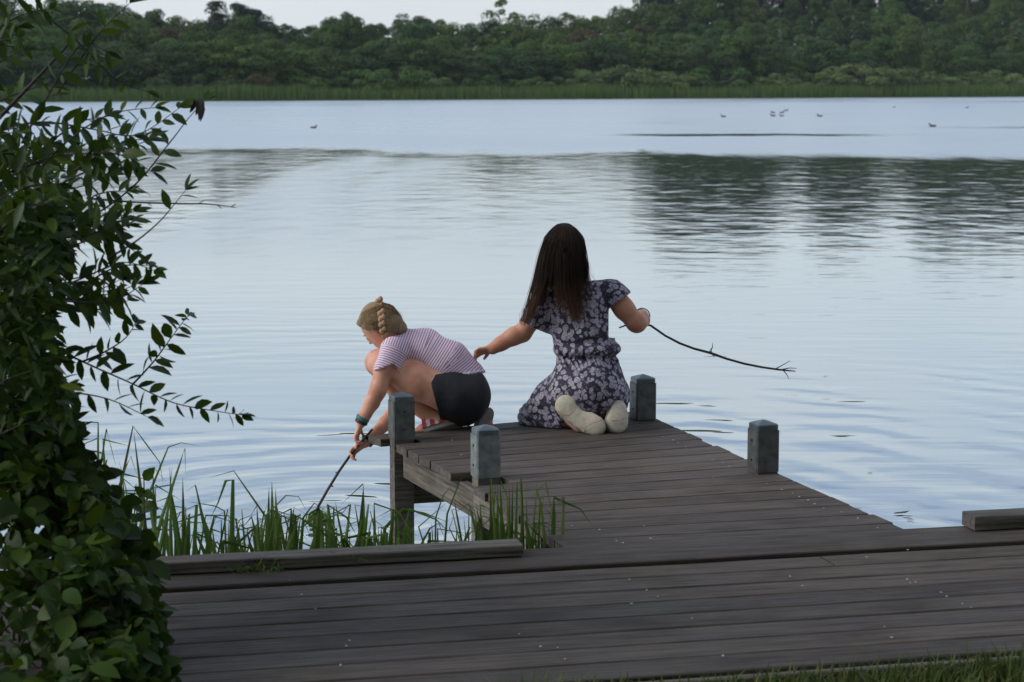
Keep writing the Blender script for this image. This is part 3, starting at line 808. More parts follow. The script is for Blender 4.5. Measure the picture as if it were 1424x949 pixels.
# near arm
C(sk, [(545, 491, 9.03, 15.5), (535, 512, 9.00, 13.8), (526, 541, 8.975, 11.8), (524, 547, 8.975, 11.2)], 0.012)
C(sk, [(525, 545, 8.975, 11), (517, 560, 8.97, 11), (508, 577, 8.97, 8.4), (502.5, 588, 8.97, 7.2)], 0.01)
hand(sk, A(502, 590, 8.97), A(496, 606, 8.965) - A(502, 590, 8.97), np.array((0.3, 1.0, 0.1)), np.array((1, 0.3, -0.2)), 0.84, (0.5, 0.9, 0.9))
# far arm
C(sk, [(549, 480, 9.27, 15), (556, 530, 9.20, 12.5), (553, 566, 9.13, 11)], 0.012)
C(sk, [(553, 566, 9.13, 11), (536, 589, 9.06, 10.2), (514, 611, 9.0, 7.6), (508, 616, 8.99, 7.2)], 0.01)
hand(sk, A(507, 617, 8.985), A(488, 630, 8.97) - A(507, 617, 8.985), np.array((0.15, -0.5, 0.8)), np.array((0.1, -1.0, -0.5)), 0.84, (0.55, 0.85, 0.6), True, 0.1)
# head
fw = unit((-0.66, 0.34, -0.67)); up = unit(np.array((-0.62, 0.0, 0.78)) - fw * np.dot(fw, (-0.62, 0.0, 0.78))); sd = np.cross(fw, up)
hc = A(528, 451, 9.13)
Rh = np.stack((fw, up, sd))
sk.ell(hc, (0.088, 0.094, 0.069), Rh, 0.02)
sk.ell(hc + fw * 0.030 - up * 0.055, (0.056, 0.058, 0.053), Rh, 0.03)
sk.cone(hc + fw * 0.086 - up * 0.006, hc + fw * 0.100 - up * 0.030, 0.006, 0.009, 0.012)
sk.cone(hc + fw * 0.072 - up * 0.062 + sd * .012, hc + fw * 0.072 - up * 0.062 - sd * .012, 0.010, 0.010, 0.012)
sk.cone(hc + fw * 0.058 - up * 0.092, hc + fw * 0.062 - up * 0.092, 0.014, 0.014, 0.02)
near_s = sd if sd[1] < 0 else -sd
for s_ in (1, -1):
    ec = hc + near_s * s_ * 0.068 + fw * 0.004 - up * 0.012
    sk.ell(ec, (0.014, 0.024, 0.008), Rh, 0.006)
for s_ in (1, -1): sk.ell(hc + fw * 0.074 - up * 0.008 + sd * 0.03 * s_, (0.012, 0.009, 0.013), Rh, 0.01)
bodyA, _ = vol_obj('body', sk, M['skinA'], pA)
# brow and lashes as thin dark marks on the near side of the face
b = MB()
for dup_, ln in ((0.012, 0.017), (-0.012, 0.012)):
    pts = []
    for q in np.linspace(-1, 1, 5):
        pts.append(hc + fw * (0.0835 - 0.010 * q * q) + near_s * (0.034 + q * ln) + up * (dup_ - 0.003 * q * q))
    b.tube(pts, [0.001, 0.0022, 0.0026, 0.0022, 0.001], 5)
b.build('eyebrow', M['hairA'], pA)
# shirt
sh = Vol(0.004)
C(sh, [(563, 482, 9.15, 26), (590, 491, 9.15, 32), (618, 508, 9.15, 36.5), (639, 534, 9.15, 39.5)], 0.03)
C(sh, [(549, 489, 9.05, 19), (553, 481, 9.15, 21), (552, 480, 9.27, 18)], 0.03)
C(sh, [(547, 490, 9.03, 19), (539, 512, 8.995, 18.5)], 0.02)
C(sh, [(550, 481, 9.27, 18), (553, 503, 9.24, 17)], 0.02)
sh.ops += [folds(0.0032, 4), folds(0.002, 14), below((597, 529), (682, 514.5), 1.3, 6.5)]
def sleeve_cut(D, X, Y, Z):
    px, py = proj(X, Y, Z)
    e = (py - (516 - (px - 522) * 0.40)) + 0.9 * np.sin((px + (Y - 9) * 300) * 2 * math.pi / 5)
    e = np.where(px > 548, py - (506 + (px - 548) * 1.5), e)
    reg = (px < 566) & (Y < 9.13)
    return np.where(reg, np.maximum(D, e / 309.0), D)
sh.ops.append(sleeve_cut)
so, SV = vol_obj('shirt', sh, M['shirt'], pA)
ax_pts = np.array([A(x, y, 9.15) for x, y in [(535, 470), (563, 480), (590, 490), (618, 508), (634, 530), (643, 552), (650, 580)]])
dens = []
for a, b_ in zip(ax_pts, ax_pts[1:]):
    for q in np.linspace(0, 1, 12, endpoint=False): dens.append(a + (b_ - a) * q)
dens = np.array(dens); arc = np.concatenate(([0], np.cumsum(np.linalg.norm(np.diff(dens, axis=0), axis=1))))
st = np.zeros(len(SV), np.float32)
for i0 in range(0, len(SV), 4000):
    ch = SV[i0:i0 + 4000]
    dd = ((ch[:, None, :] - dens[None]) ** 2).sum(2); j = np.clip(dd.argmin(1), 1, len(dens) - 2)
    tg = dens[j + 1] - dens[j - 1]; tg /= np.linalg.norm(tg, axis=1)[:, None]
    st[i0:i0 + 4000] = arc[j] + ((ch - dens[j]) * tg).sum(1) * 0.999
for (s0_, s1_) in ((A(549, 484, 9.03), A(538, 512, 8.99)), (A(551, 478, 9.27), A(553, 505, 9.24))):
    d_ = s1_ - s0_; t = ((SV - s0_) @ d_) / (d_ @ d_); dist = np.linalg.norm(SV - s0_ - np.clip(t, 0, 1.3)[:, None] * d_, axis=1)
    msk = (t > 0.12) & (dist < 0.066) & (np.abs(SV[:, 1] - 9.15) > 0.075)
    st[msk] = (t[msk] * np.linalg.norm(d_)) + 0.5
at_ = so.data.attributes.new('stripe', 'FLOAT', 'POINT'); at_.data.foreach_set('value', st)
# pale frill along the hem
fr_ = Vol(0.004)
C(fr_, [(563, 482, 9.15, 26.6), (590, 491, 9.15, 32.6), (618, 508, 9.15, 37.1), (639, 534, 9.15, 40.2)], 0.03)
fr_.ops += [folds(0.0032, 4), folds(0.002, 14), below((597, 530.5), (682, 516), 1.5, 6.5), below((597, 526.8), (682, 512.3), 0, 1, -1)]
vol_obj('hem_frill', fr_, M['shirt_trim'], pA, 0)
# shorts
so_ = Vol(0.004)
C(so_, [(642, 540, 9.15, 37), (642, 553, 9.10, 37.5)], 0.03)
C(so_, [(644, 552, 9.08, 38), (606, 546, 9.07, 34)], 0.03)
C(so_, [(646, 552, 9.22, 37), (606, 542, 9.25, 31)], 0.03)
so_.ops += [folds(0.0035, 8), folds(0.0025, 18), below((600, 522), (682, 508), 0, 1, -1)]
def leg_cut(D, X, Y, Z):
    px, py = proj(X, Y, Z)
    return np.maximum(D, ((597.5 + (py - 527) * 0.26) - px) / 309.0)
so_.ops.append(leg_cut)
vol_obj('shorts', so_, M['shorts'], pA)
# hair: cap + braid + loose strands
hv = Vol(0.0035)
hv.ell(hc + up * 0.010 - fw * 0.010, (0.089, 0.096, 0.075), Rh, 0.02)
hv.cone(hc - fw * 0.05 - up * 0.055, hc - fw * 0.055 - up * 0.075, 0.05, 0.038, 0.03)
def face_cut(D, X, Y, Z):
    q = lambda v: (X - hc[0]) * v[0] + (Y - hc[1]) * v[1] + (Z - hc[2]) * v[2]
    f_, u_, s_ = q(fw), q(up), q(near_s)
    cut = f_ * 0.80 - u_ * 0.60 - 0.010                       # hairline: from brow back to behind the ears
    lump = 0.0006 * np.sin(s_ * 260 + u_ * 60)
    return np.maximum(D + lump, cut)
hv.ops.append(face_cut)
ho, _ = vol_obj('hair', hv, M['hairA'], pA)
br = Vol(0.0032)
bp = [(527, 416.5), (528.5, 425), (530, 433), (531, 441), (531, 449), (532, 457), (535, 465)]
bpts = []
for i, (x, y) in enumerate(bp):
    yy = {0: 9.12, 1: 9.085, 2: 9.065, 3: 9.055, 4: 9.052, 5: 9.052, 6: 9.06}[i]
    bpts.append(A(x, y, yy - 0.010))
for i, p in enumerate(bpts):
    w = 0.0155 - 0.0008 * i
    br.ell(p + np.array((0.007, 0, 0)), (w * .75, w * .8, w * 1.0), None, 0.004); br.ell(p + np.array((-0.007, 0, -0.011)), (w * .75, w * .8, w * 1.0), None, 0.004)
M['braid'] = hair_mat('braid_hair', (0.40, 0.245, 0.145), (0.40, 0.245, 0.145), 0, 1)
vol_obj('braid', br, M['braid'], ho)
def strands(guides, n, r0, jit, seed, mat, parent, name='loose_strands', sub=10, push=None, cmin=0.72, cmax=1.0):
    """hair strands blended between neighbouring guide curves (lists of world points)"""
    r = random.Random(seed); b = MB()
    G = []
    for g in guides:
        g = np.array(g); s = np.concatenate(([0], np.cumsum(np.linalg.norm(np.diff(g, axis=0), axis=1)))); s /= s[-1]
        tt = np.linspace(0, 1, sub); G.append(np.stack([np.interp(tt, s, g[:, i]) for i in range(3)], 1))
    for _ in range(n):
        q = r.uniform(0, len(G) - 1.001); i = int(q); f = q - i
        P = G[i] * (1 - f) + G[i + 1] * f
        w = np.linspace(0.15, 1, sub)[:, None]
        o1 = np.array((r.gauss(0, jit), r.gauss(0, jit), r.gauss(0, jit))); ph = r.uniform(0, 6); am = r.uniform(0, jit * 0.8)
        P = P + o1 * w + np.stack((np.sin(np.linspace(0, 5, sub) + ph) * am, np.zeros(sub), np.zeros(sub)), 1)
        if push is not None:                      # keep strands lying on the scalp volume, never inside it
            ce, Rr, rad = push; q_ = (P - ce) @ Rr.T; k_ = np.linalg.norm(q_ / rad, axis=1); sc = np.where(k_ < 1, 1 / np.maximum(k_, .2), 1.0) * r.uniform(1.0, 1.025)
            P = np.where((k_ < 1.02)[:, None], ce + (q_ * sc[:, None]) @ Rr, P)
        cut = int(sub * r.uniform(cmin, cmax)) if r.random() < 0.6 or cmax < 1 else sub
        P = P[:max(4, cut)]
        R = r0 * r.uniform(0.6, 1.3) * np.linspace(1.0, 0.35, len(P))
        b.tube(P, R, 4, False)
    return b.build(name, mat, parent, True)
gA = []
for q in np.linspace(0, 1, 9):
    th = math.radians(-10 + 125 * q)                        # along the hairline from the parting to behind the ear
    s0_ = hc + up * (0.075 - 0.075 * q) + fw * (0.075 - 0.070 * q) + near_s * (0.012 + 0.066 * math.sin(min(1.0, q * 1.3) * math.pi / 2))
    e0_ = A(528 + 3 * q, 421 + 40 * q, 9.06)
    m0_ = (s0_ + e0_) / 2 + up * 0.02 + near_s * 0.02
    gA.append([s0_, m0_, e0_])
strands(gA, 420, 0.0010, 0.004, 5, M['hairA'], ho, 'front_strands', 10, (hc + up * 0.010 - fw * 0.010, Rh, np.array((0.0905, 0.0975, 0.0765))))
gB = []
for q in np.linspace(0, 1, 6):
    gB.append([A(531, 420 + 30 * q, 9.07), A(545, 424 + 26 * q, 9.075), A(558 - q * 8, 440 + 16 * q, 9.11), A(560 - q * 12, 455 + 8 * q, 9.12)])
strands(gB, 420, 0.0010, 0.0035, 6, M['hairA'], ho, 'nape_strands', 10, (hc + up * 0.010 - fw * 0.010, Rh, np.array((0.0905, 0.0975, 0.0765))))
strands(gA + gB, 80, 0.0006, 0.010, 27, M['hairA'], ho, 'stray_strands', 10, (hc + up * 0.010 - fw * 0.010, Rh, np.array((0.0905, 0.0975, 0.0765))))
# sandals
def sandal(name, heel, toe, nrm, w, lab, straps=True):
    d = toe - heel; L = np.linalg.norm(d); d = d / L; nrm = unit(nrm - d * np.dot(nrm, d)); c_ = np.cross(d, nrm)
    out = []
    for q in np.linspace(0, 2 * math.pi, 20, endpoint=False):
        x = (0.5 - 0.5 * math.cos(q)); yw = w * (0.72 + 0.35 * x - 0.10 * math.sin(3.1 * x)) * math.sin(q)
        s_ = math.copysign(abs(math.sin(q)) ** 0.75, math.sin(q)); out.append((x, w * (0.74 + 0.30 * x - 0.22 * math.sin(math.pi * x) ** 2 * (0.6)) * s_))
    b = MB(); n = len(out)
    ring = lambda t, k: [heel + d * (L * (0.5 + (x - .5) * k)) + c_ * y * k + nrm * t for x, y in out]
    b.add(ring(-0.012, .96) + ring(-0.008, 1.0) + ring(0.012, 1.0) + ring(0.016, .95), [(j * n + k, j * n + (k + 1) % n, (j + 1) * n + (k + 1) % n, (j + 1) * n + k) for j in range(3) for k in range(n)] + [tuple(range(n))[::-1], tuple(3 * n + k for k in range(n))])
    o = b.build(name, M['grey_sole'], pA)
    o['label'] = lab
    return o, d, nrm, c_, L
n1, d1, nr1, c1, L1 = sandal('sandal', A(652, 584, 9.08), A(578, 607, 9.035), np.array((0.2, 0.62, 0.75)), 0.040, 'near red strapped sandal with grey sole')
for j, f in enumerate((0.80, 0.72, 0.64, 0.56, 0.48)):
    m_ = 'red_strap' if j % 2 == 0 else 'white_strap'
    base = A(651, 585, 9.08) + d1 * L1 * f
    b = MB(); pts = [base + c1 * 0.040 * math.cos(q) + nr1 * (0.010 + 0.062 * math.sin(q)) - d1 * 0.012 * math.sin(q) for q in np.linspace(0, math.pi, 9)]
    for p, p2 in zip(pts, pts[1:]):
        b.add([p - d1 * .0085, p + d1 * .0085, p2 + d1 * .0085, p2 - d1 * .0085], [(0, 1, 2, 3)])
    so2 = b.build('strap', M[m_], n1)
    sm = so2.modifiers.new('thick', 'SOLIDIFY'); sm.thickness = 0.004
b = MB(); pts = [A(640, 590, 9.08) + c1 * 0.04 * math.cos(q) - d1 * 0.030 * math.sin(q) + nr1 * 0.03 for q in np.linspace(0, math.pi, 9)]
b.tube(pts, 0.006, 5); b.build('strap', M['red_strap'], n1)
n2, d2, nr2, c2, L2 = sandal('sandal', A(683, 569, 9.20), A(664, 604, 9.12), np.array((-0.75, 0.62, 0.1)), 0.052, 'far sandal with its grey sole turned to the camera')
b = MB(); b.tube([A(655, 598, 9.15), A(650, 590, 9.17), A(656, 582, 9.2)], 0.007, 5); b.build('strap', M['red_strap'], n2)
# wrist bands
def band(name, c, d, r, w, mat, parent):
    d = unit(d); a = unit(np.cross(d, (0.2, 0.9, 0.3))); e = np.cross(d, a); b = MB(); V = []
    n = 16
    for (rr_, t) in ((r, -w), (r * 1.14, -w * .8), (r * 1.14, w * .8), (r, w)):
        V += [c + d * t + rr_ * (a * math.cos(2 * math.pi * k / n) + e * math.sin(2 * math.pi * k / n)) for k in range(n)]
    b.add(V, [(j * n + k, j * n + (k + 1) % n, (j + 1) * n + (k + 1) % n, (j + 1) * n + k) for j in range(3) for k in range(n)])
    return b.build(name, mat, parent, True)
da = A(502, 590, 8.97) - A(510, 572, 8.97)
band('wristband', A(504.5, 582, 8.97), da, 0.0275, 0.009, M['teal_band'], pA)
band('wristband', A(502.5, 587, 8.97), da, 0.0262, 0.007, M['black_band'], pA)
band('bracelet', A(511, 613.5, 8.993), A(507, 617, 8.985) - A(514, 611, 9.0), 0.0275, 0.008, M['black_band'], pA)
# stick
sA = thing('stick', 'thin dark stick held by the crouching girl, its end in the weeds', 'stick', tuple(A(487, 632, 8.955)))
b = MB()
pts = [A(518, 597, 8.97), A(506, 611, 8.955), A(488, 632, 8.945), A(472, 655, 9.02), A(456, 681, 9.10), A(443, 704, 9.17), A(437, 722, 9.24)]
b.tube(pts, [.005, .0058, .0062, .0062, .0064, .0068, .0066], 7); b.build('shaft', M['stick'], sA, True)
b = MB(); b.tube([A(470, 658, 9.03), A(466.5, 657, 9.03)], [.004, .002], 5); b.tube([A(461, 676, 9.085), A(464, 677, 9.08)], [.004, .002], 5); b.build('knot', M['stick'], sA)

# ------------------------------------------------------------------ person 2: kneeling girl in floral dress
pB = thing('person', 'kneeling girl in floral dress with long brown hair, back turned, holding a long stick', 'person', tuple(on(800, 600)))
sb = Vol(0.0045)
C(sb, [(816, 545, 9.14, 36), (814, 500, 9.18, 22), (806, 445, 9.19, 27), (800, 418, 9.2, 24)], 0.03)
C(sb, [(757, 416, 9.2, 13), (800, 410, 9.2, 16), (850, 407, 9.2, 13)], 0.03)
C(sb, [(795, 408, 9.2, 17), (786, 378, 9.19, 15.5)], 0.02)
hcB = A(785, 350, 9.18)
fB = unit((-0.30, 0.94, -0.16)); uB = unit(np.array((-0.10, 0.1, 1.0)) - fB * np.dot(fB, (-0.10, 0.1, 1.0))); sB_ = np.cross(fB, uB); RB = np.stack((fB, uB, sB_))
sb.ell(hcB, (0.098, 0.108, 0.077), RB, 0.02)
sb.ell(hcB + fB * 0.035 - uB * 0.06, (0.06, 0.062, 0.055), RB, 0.03)
sb.cone(hcB + fB * 0.095 - uB * 0.005, hcB + fB * 0.110 - uB * 0.03, 0.006, 0.010, 0.012)
sb.cone(hcB + fB * 0.078 - uB * 0.065 + sB_ * .012, hcB + fB * 0.078 - uB * 0.065 - sB_ * .012, 0.011, 0.011, 0.012)
sb.cone(hcB + fB * 0.062 - uB * 0.10, hcB + fB * 0.066 - uB * 0.10, 0.015, 0.015, 0.02)
for s_ in (1, -1): sb.ell(hcB + sB_ * s_ * 0.076 - uB * 0.012, (0.015, 0.026, 0.009), RB, 0.006)
# left arm towards the other girl
C(sb, [(756, 416, 9.19, 16), (742, 442, 9.20, 13.5), (726, 464, 9.22, 12.6)], 0.02)
C(sb, [(727, 463, 9.22, 12.8), (714, 468, 9.21, 12.8), (697, 478, 9.20, 10.2), (685, 485, 9.195, 8.6)], 0.015)
hand(sb, A(686, 484.5, 9.195), A(668, 489, 9.19) - A(686, 484.5, 9.195), np.array((0, 0.7, -0.7)), np.array((0.25, 0.6, -0.8)), 0.92, (0.45, 0.8, 0.6))
# right arm bent forward
C(sb, [(851, 407, 9.2, 16), (868, 430, 9.19, 14.3), (884, 449, 9.20, 12.8), (886, 450, 9.21, 13)], 0.02)
C(sb, [(886, 449, 9.21, 13), (892, 445, 9.30, 12), (892, 440, 9.38, 9.5), (889, 440, 9.43, 8)], 0.012)
hand(sb, A(889, 441, 9.43), A(880, 447, 9.50) - A(889, 441, 9.43), np.array((0.2, 0.2, 1.0)), np.array((-0.7, -0.6, -0.3)), 0.92, (0.7, 1.1, 0.9))
# legs folded under
C(sb, [(800, 552, 9.14, 33), (745, 582, 9.24, 21)], 0.03); C(sb, [(745, 585, 9.24, 17), (785, 585, 9.14, 13), (806, 582, 9.06, 10)], 0.02)
C(sb, [(835, 552, 9.14, 33), (812, 572, 9.42, 21)], 0.03); C(sb, [(812, 580, 9.42, 18), (840, 585, 9.2, 16), (855, 582, 9.06, 11)], 0.02)
# feet inside the shoes
C(sb, [(800, 570, 9.04, 11), (815, 585, 9.0, 9), (830, 596, 8.99, 8)], 0.012); C(sb, [(860, 572, 9.06, 10), (858, 592, 9.02, 8)], 0.012)
vol_obj('body', sb, M['skinB'], pB)
# dress
dr = Vol(0.005)
ex = np.eye(3)
E = lambda x, y, Y, rx, ry, rz, k=0.03: dr.ell(A(x, y, Y), (rx * PXM, ry * PXM, rz * PXM), ex, k)
C(dr, [(758, 416, 9.2, 17), (800, 410, 9.2, 21), (850, 408, 9.2, 17)], 0.03)
E(803, 432, 9.19, 48, 35, 37); E(811, 462, 9.18, 47, 37, 36); E(817, 485, 9.165, 48.5, 39, 17, 0.015)
E(818, 502, 9.158, 43.5, 36, 14, 0.012); E(819, 516, 9.15, 45, 40, 26, 0.012); E(819, 543, 9.14, 53, 50, 47)
C(dr, [(798, 545, 9.16, 41), (765, 567, 9.22, 32), (744, 580, 9.24, 24)], 0.03)
C(dr, [(744, 582, 9.24, 23), (762, 587, 9.15, 18), (778, 588, 9.12, 15)], 0.02)
C(dr, [(835, 548, 9.16, 38), (818, 568, 9.38, 27)], 0.03)
# sleeves
C(dr, [(757, 414, 9.2, 19), (749, 437, 9.2, 20.5), (742, 456, 9.21, 21.5)], 0.02)
C(dr, [(850, 406, 9.2, 19), (860, 418, 9.195, 19.5), (868, 430, 9.19, 20)], 0.02)
def sleeveB(D, X, Y, Z):
    px, py = proj(X, Y, Z)
    w = 1.6 * np.sin((px * 0.8 + (Y - 9) * 260) * 2 * math.pi / 13)
    e1 = np.where((px < 768) & (py < 490), (py - (449.5 + (px - 728) * 0.40)) + w, -99)
    e2 = np.where((px > 846) & (py < 470), (py + (px - 868) * 0.75 - 413) * 0.85 + w * 0.6, -99)
    return np.maximum(D, np.maximum(e1, e2) / 309.0)
def floorB(D, X, Y, Z): return np.maximum(D, 0.004 - Z)
def gather(D, X, Y, Z):
    px, py = proj(X, Y, Z)
    w = np.exp(-((py - 503) / 13.0) ** 2)
    lw = np.clip((py - 540) / 40, 0, 1)
    return D + w * 0.0045 * np.sin(X * 330 + Y * 200) + lw * 0.0045 * np.sin((X * 0.75 + Z * 0.65) * 190 + Y * 90)
dr.ops += [folds(0.0055, 21), folds(0.003, 29), gather, sleeveB, floorB]
vol_obj('dress', dr, M['dress'], pB)
# hair
hb = Vol(0.0045)
hb.ell(hcB + uB * 0.010 - fB * 0.012, (0.100, 0.110, 0.083), RB, 0.03)
C(hb, [(783, 352, 9.15, 25), (785, 380, 9.14, 22), (790, 402, 9.11, 13), (796, 420, 9.09, 5)], 0.04)
C(hb, [(768, 352, 9.13, 15), (760, 382, 9.11, 12), (749, 412, 9.10, 6.5), (737, 438, 9.12, 3)], 0.03)
C(hb, [(800, 350, 9.12, 14), (806, 374, 9.11, 11), (810, 392, 9.11, 4)], 0.03)
def hair_groove(D, X, Y, Z):
    px, py = proj(X, Y, Z)
    g = 0.0022 * np.sin((px - 783) * 0.62 + (py - 330) * 0.05 * np.sign(px - 783)) + 0.0014 * np.sin(px * 1.7 + py * 0.11)
    q = (X - hcB[0]) * fB[0] + (Y - hcB[1]) * fB[1] + (Z - hcB[2]) * fB[2]
    return np.maximum(D + g * np.clip((py - 318) / 25, 0, 1), q - 0.045)
hb.ops.append(hair_groove)
hO, _ = vol_obj('hair', hb, M['hairB'], pB)
gd = [
 [(776.3, 312.5, 9.15), (769.3, 321.0, 9.13), (750, 355, 9.11), (741, 395, 9.09), (731, 430, 9.10), (726, 453, 9.12)],
 [(777.8, 312.5, 9.15), (772.5, 319.0, 9.11), (757, 350, 9.08), (750, 392, 9.06), (741, 425, 9.08), (733, 448, 9.11)],
 [(780.0, 312.5, 9.15), (776.6, 318.0, 9.09), (765, 350, 9.055), (762, 390, 9.045), (757, 412, 9.05), (750, 432, 9.07)],
 [(782.2, 312.5, 9.15), (780.9, 317.0, 9.08), (775, 350, 9.04), (773, 392, 9.035), (778, 418, 9.04), (781, 436, 9.05)],
 [(784.4, 312.5, 9.15), (785.0, 317.0, 9.08), (785, 350, 9.03), (785, 395, 9.025), (790, 425, 9.035), (797, 446, 9.045)],
 [(786.6, 312.5, 9.15), (789.2, 318.0, 9.08), (796, 350, 9.04), (797, 395, 9.035), (800, 425, 9.04), (805, 448, 9.045)],
 [(788.8, 312.5, 9.15), (793.5, 320.0, 9.09), (806, 350, 9.06), (807, 392, 9.05), (808, 415, 9.05), (812, 436, 9.055)],
 [(791.0, 312.5, 9.15), (797.6, 323.0, 9.11), (814, 352, 9.09), (818, 376, 9.085), (820, 390, 9.08), (824, 400, 9.085)]]
for g_, s_ in zip(gd, np.linspace(-1, 1, len(gd))):
    g_[0:2] = [(784 + s_ * 7, 311.2 + s_ * s_ * 1.0, 9.16), (784 + s_ * 17, 315.5 + s_ * s_ * 4, 9.10 + .02 * s_ * s_), (784 + s_ * 26.5, 330 + s_ * s_ * 2, 9.055 + .05 * s_ * s_)]
gd[2][-3:] = [(759, 390, 9.045), (747, 416, 9.06), (739, 438, 9.09)]
gd[3][-2:] = [(772, 414, 9.04), (770, 428, 9.05)]
gd = [[A(*p) for p in g] for g in gd]
psh = (hcB + uB * 0.010 - fB * 0.012, RB, np.array((0.103, 0.113, 0.086)))
strands(gd[:3], 420, 0.0011, 0.0062, 17, M['hairB'], hO, 'left_strands', 16, psh)
strands(gd[2:4], 160, 0.0011, 0.0040, 19, M['hairB'], hO, 'parting_strands', 16, psh, 0.55, 0.75)
strands(gd[3:], 1000, 0.0011, 0.0072, 18, M['hairB'], hO, 'back_strands', 16, psh, 0.66)
strands(gd, 70, 0.0006, 0.013, 23, M['hairB'], hO, 'stray_strands', 16, psh)
b = MB(); b.tube([A(727, 430, 9.1), A(722, 438, 9.1), A(722.5, 447, 9.1), A(727, 452, 9.11)], [.0008] * 4, 3); b.tube([A(821, 380, 9.09), A(826, 388, 9.09), A(831, 392, 9.1)], [.0007] * 3, 3); b.build('flyaway_strands', M['hairB'], hO)
# shoes
def shoe(pts, flat, lab, sole_n):
    v = Vol(0.004); sole_n = unit(sole_n)
    for (x, y, Y, r) in pts:
        c = A(x, y, Y); a = unit(np.cross(sole_n, (0.3, 0.2, 1))); e = np.cross(sole_n, a)
        v.ell(c, (flat * PXM, r * PXM, r * PXM), np.stack((sole_n, a, e)), 0.022)
    o, _ = vol_obj('shoe', v, M['shoe'], pB); o['label'] = lab
    # sole: the flat underside facing back
    s2 = Vol(0.004)
    for (x, y, Y, r) in pts:
        c = A(x, y, Y) + sole_n * flat * 0.72 * PXM; a = unit(np.cross(sole_n, (0.3, 0.2, 1))); e = np.cross(sole_n, a)
        s2.ell(c, (5.5 * PXM, r * 1.0 * PXM, r * 1.0 * PXM), np.stack((sole_n, a, e)), 0.012)
        so3, _ = vol_obj('sole', s2, M['sole'], o)
    return o
s1o = shoe([(788, 566, 9.03, 15.5), (797, 577, 9.02, 13.5), (808, 585, 9.005, 13), (820, 590, 8.995, 15.5), (829, 594, 8.985, 14)], 13, 'left beige shoe with its sole facing the camera', (-0.15, -0.93, 0.33))
s2o = shoe([(858, 569, 9.05, 11.5), (858, 578, 9.03, 14), (856, 588, 9.01, 16)], 11, 'right beige shoe seen toe down', (0.25, -0.92, 0.3))
def seam(o, pts):
    b = MB(); b.tube([A(*q) for q in pts], 0.0016, 4); b.build('seam', M['shoe_in'], o)
seam(s1o, [(776, 572, 8.977), (783, 577, 8.961), (791, 578, 8.956), (798, 573, 8.962), (801, 565, 8.976)])
seam(s1o, [(812, 602, 8.952), (815, 594, 8.934), (824, 589, 8.929), (834, 586, 8.937), (838, 583, 8.950)])
seam(s2o, [(846, 582, 8.984), (852, 585, 8.964), (862, 585, 8.961), (869, 581, 8.974)])
b = MB(); b.tube([A(790, 585, 9.0), A(803, 597, 8.985), A(818, 602, 8.975)], [.012, .016, .012], 8); b.build('lining', M['shoe_in'], s1o, True)
band('bracelet', A(893, 439.5, 9.375), A(889, 440, 9.43) - A(892, 442, 9.32), 0.0335, 0.006, M['black_band'], pB)
# long stick
sB = thing('stick', 'long thin curved branch held out over the water by the kneeling girl', 'stick', tuple(A(884, 447, 9.5)))
b = MB()
pts = [A(861, 456, 9.50), A(872, 452, 9.51), A(884, 447, 9.53), A(905, 453, 9.56), A(925, 467, 9.60), A(945, 477.5, 9.64), A(965, 485, 9.68), A(988, 491, 9.72), A(1010, 499, 9.76), A(1035, 506, 9.8), A(1060, 511, 9.84), A(1085, 514.5, 9.88), A(1106, 516.5, 9.92)]
b.tube(pts, [.0035, .0045, .005, .0055, .0055, .0058, .006, .0066, .006, .0058, .0055, .005, .0025], 7); b.build('shaft', M['stick'], sB, True)
for P_ in ([(990, 492, 9.72), (989, 487, 9.72), (991, 483, 9.72), (990.5, 477, 9.72)], [(990, 491, 9.72), (987, 488, 9.72), (989.5, 484, 9.72)], [(1079, 513, 9.87), (1090, 507, 9.87), (1099, 502, 9.88)], [(1088, 514, 9.88), (1098, 512, 9.88), (1108, 512.5, 9.9)], [(1090, 516, 9.89), (1094, 521, 9.9), (1097, 527, 9.9)], [(991, 494, 9.72), (994, 496.5, 9.72)]):
    b = MB(); b.tube([A(*p) for p in P_], [.0030] + [.0022] * (len(P_) - 2) + [.0012], 5); b.build('twig', M['stick'], sB)
# ================================================================== NEAR PLANTS
def leaf_template(wid, droop=0.12, fold=0.12, tipx=1.0):
    prof = [(0.0, 0.04), (0.22, 0.80), (0.5, 1.0), (0.78, 0.62), (1.0, 0.0)]
    V = []; F = []
    for x, w in prof:
        z = -droop * x * x
        V += [(x, -wid * w, z + fold * wid * w), (x, 0, z), (x, wid * w, z + fold * wid * w)]
    for i in range(4):
        a = i * 3
        if i < 3: F += [(a, a + 3, a + 4, a + 1), (a + 1, a + 4, a + 5, a + 2)]
        else: F += [(a, a + 4, a + 1), (a + 1, a + 4, a + 2)]
    return np.array(V), F
def basis(x, n):
    x = unit(x); n = np.array(n, float); n = n - x * np.dot(n, x)
    if np.linalg.norm(n) < 1e-4: n = np.cross(x, (0.3, 0.8, 0.5))
    n = unit(n); return np.stack((x, np.cross(n, x), n), axis=1)
def leaves_mesh(name, tmpl, items):
    TV, TF = tmpl; V = []; F4 = []; n = len(TV)
    allV = np.concatenate([p + (TV * s) @ R.T for p, R, s in items]); F = []
    for i in range(len(items)):
        F += [tuple(j + i * n for j in f) for f in TF]
    return mesh_np(name, allV, F, True)
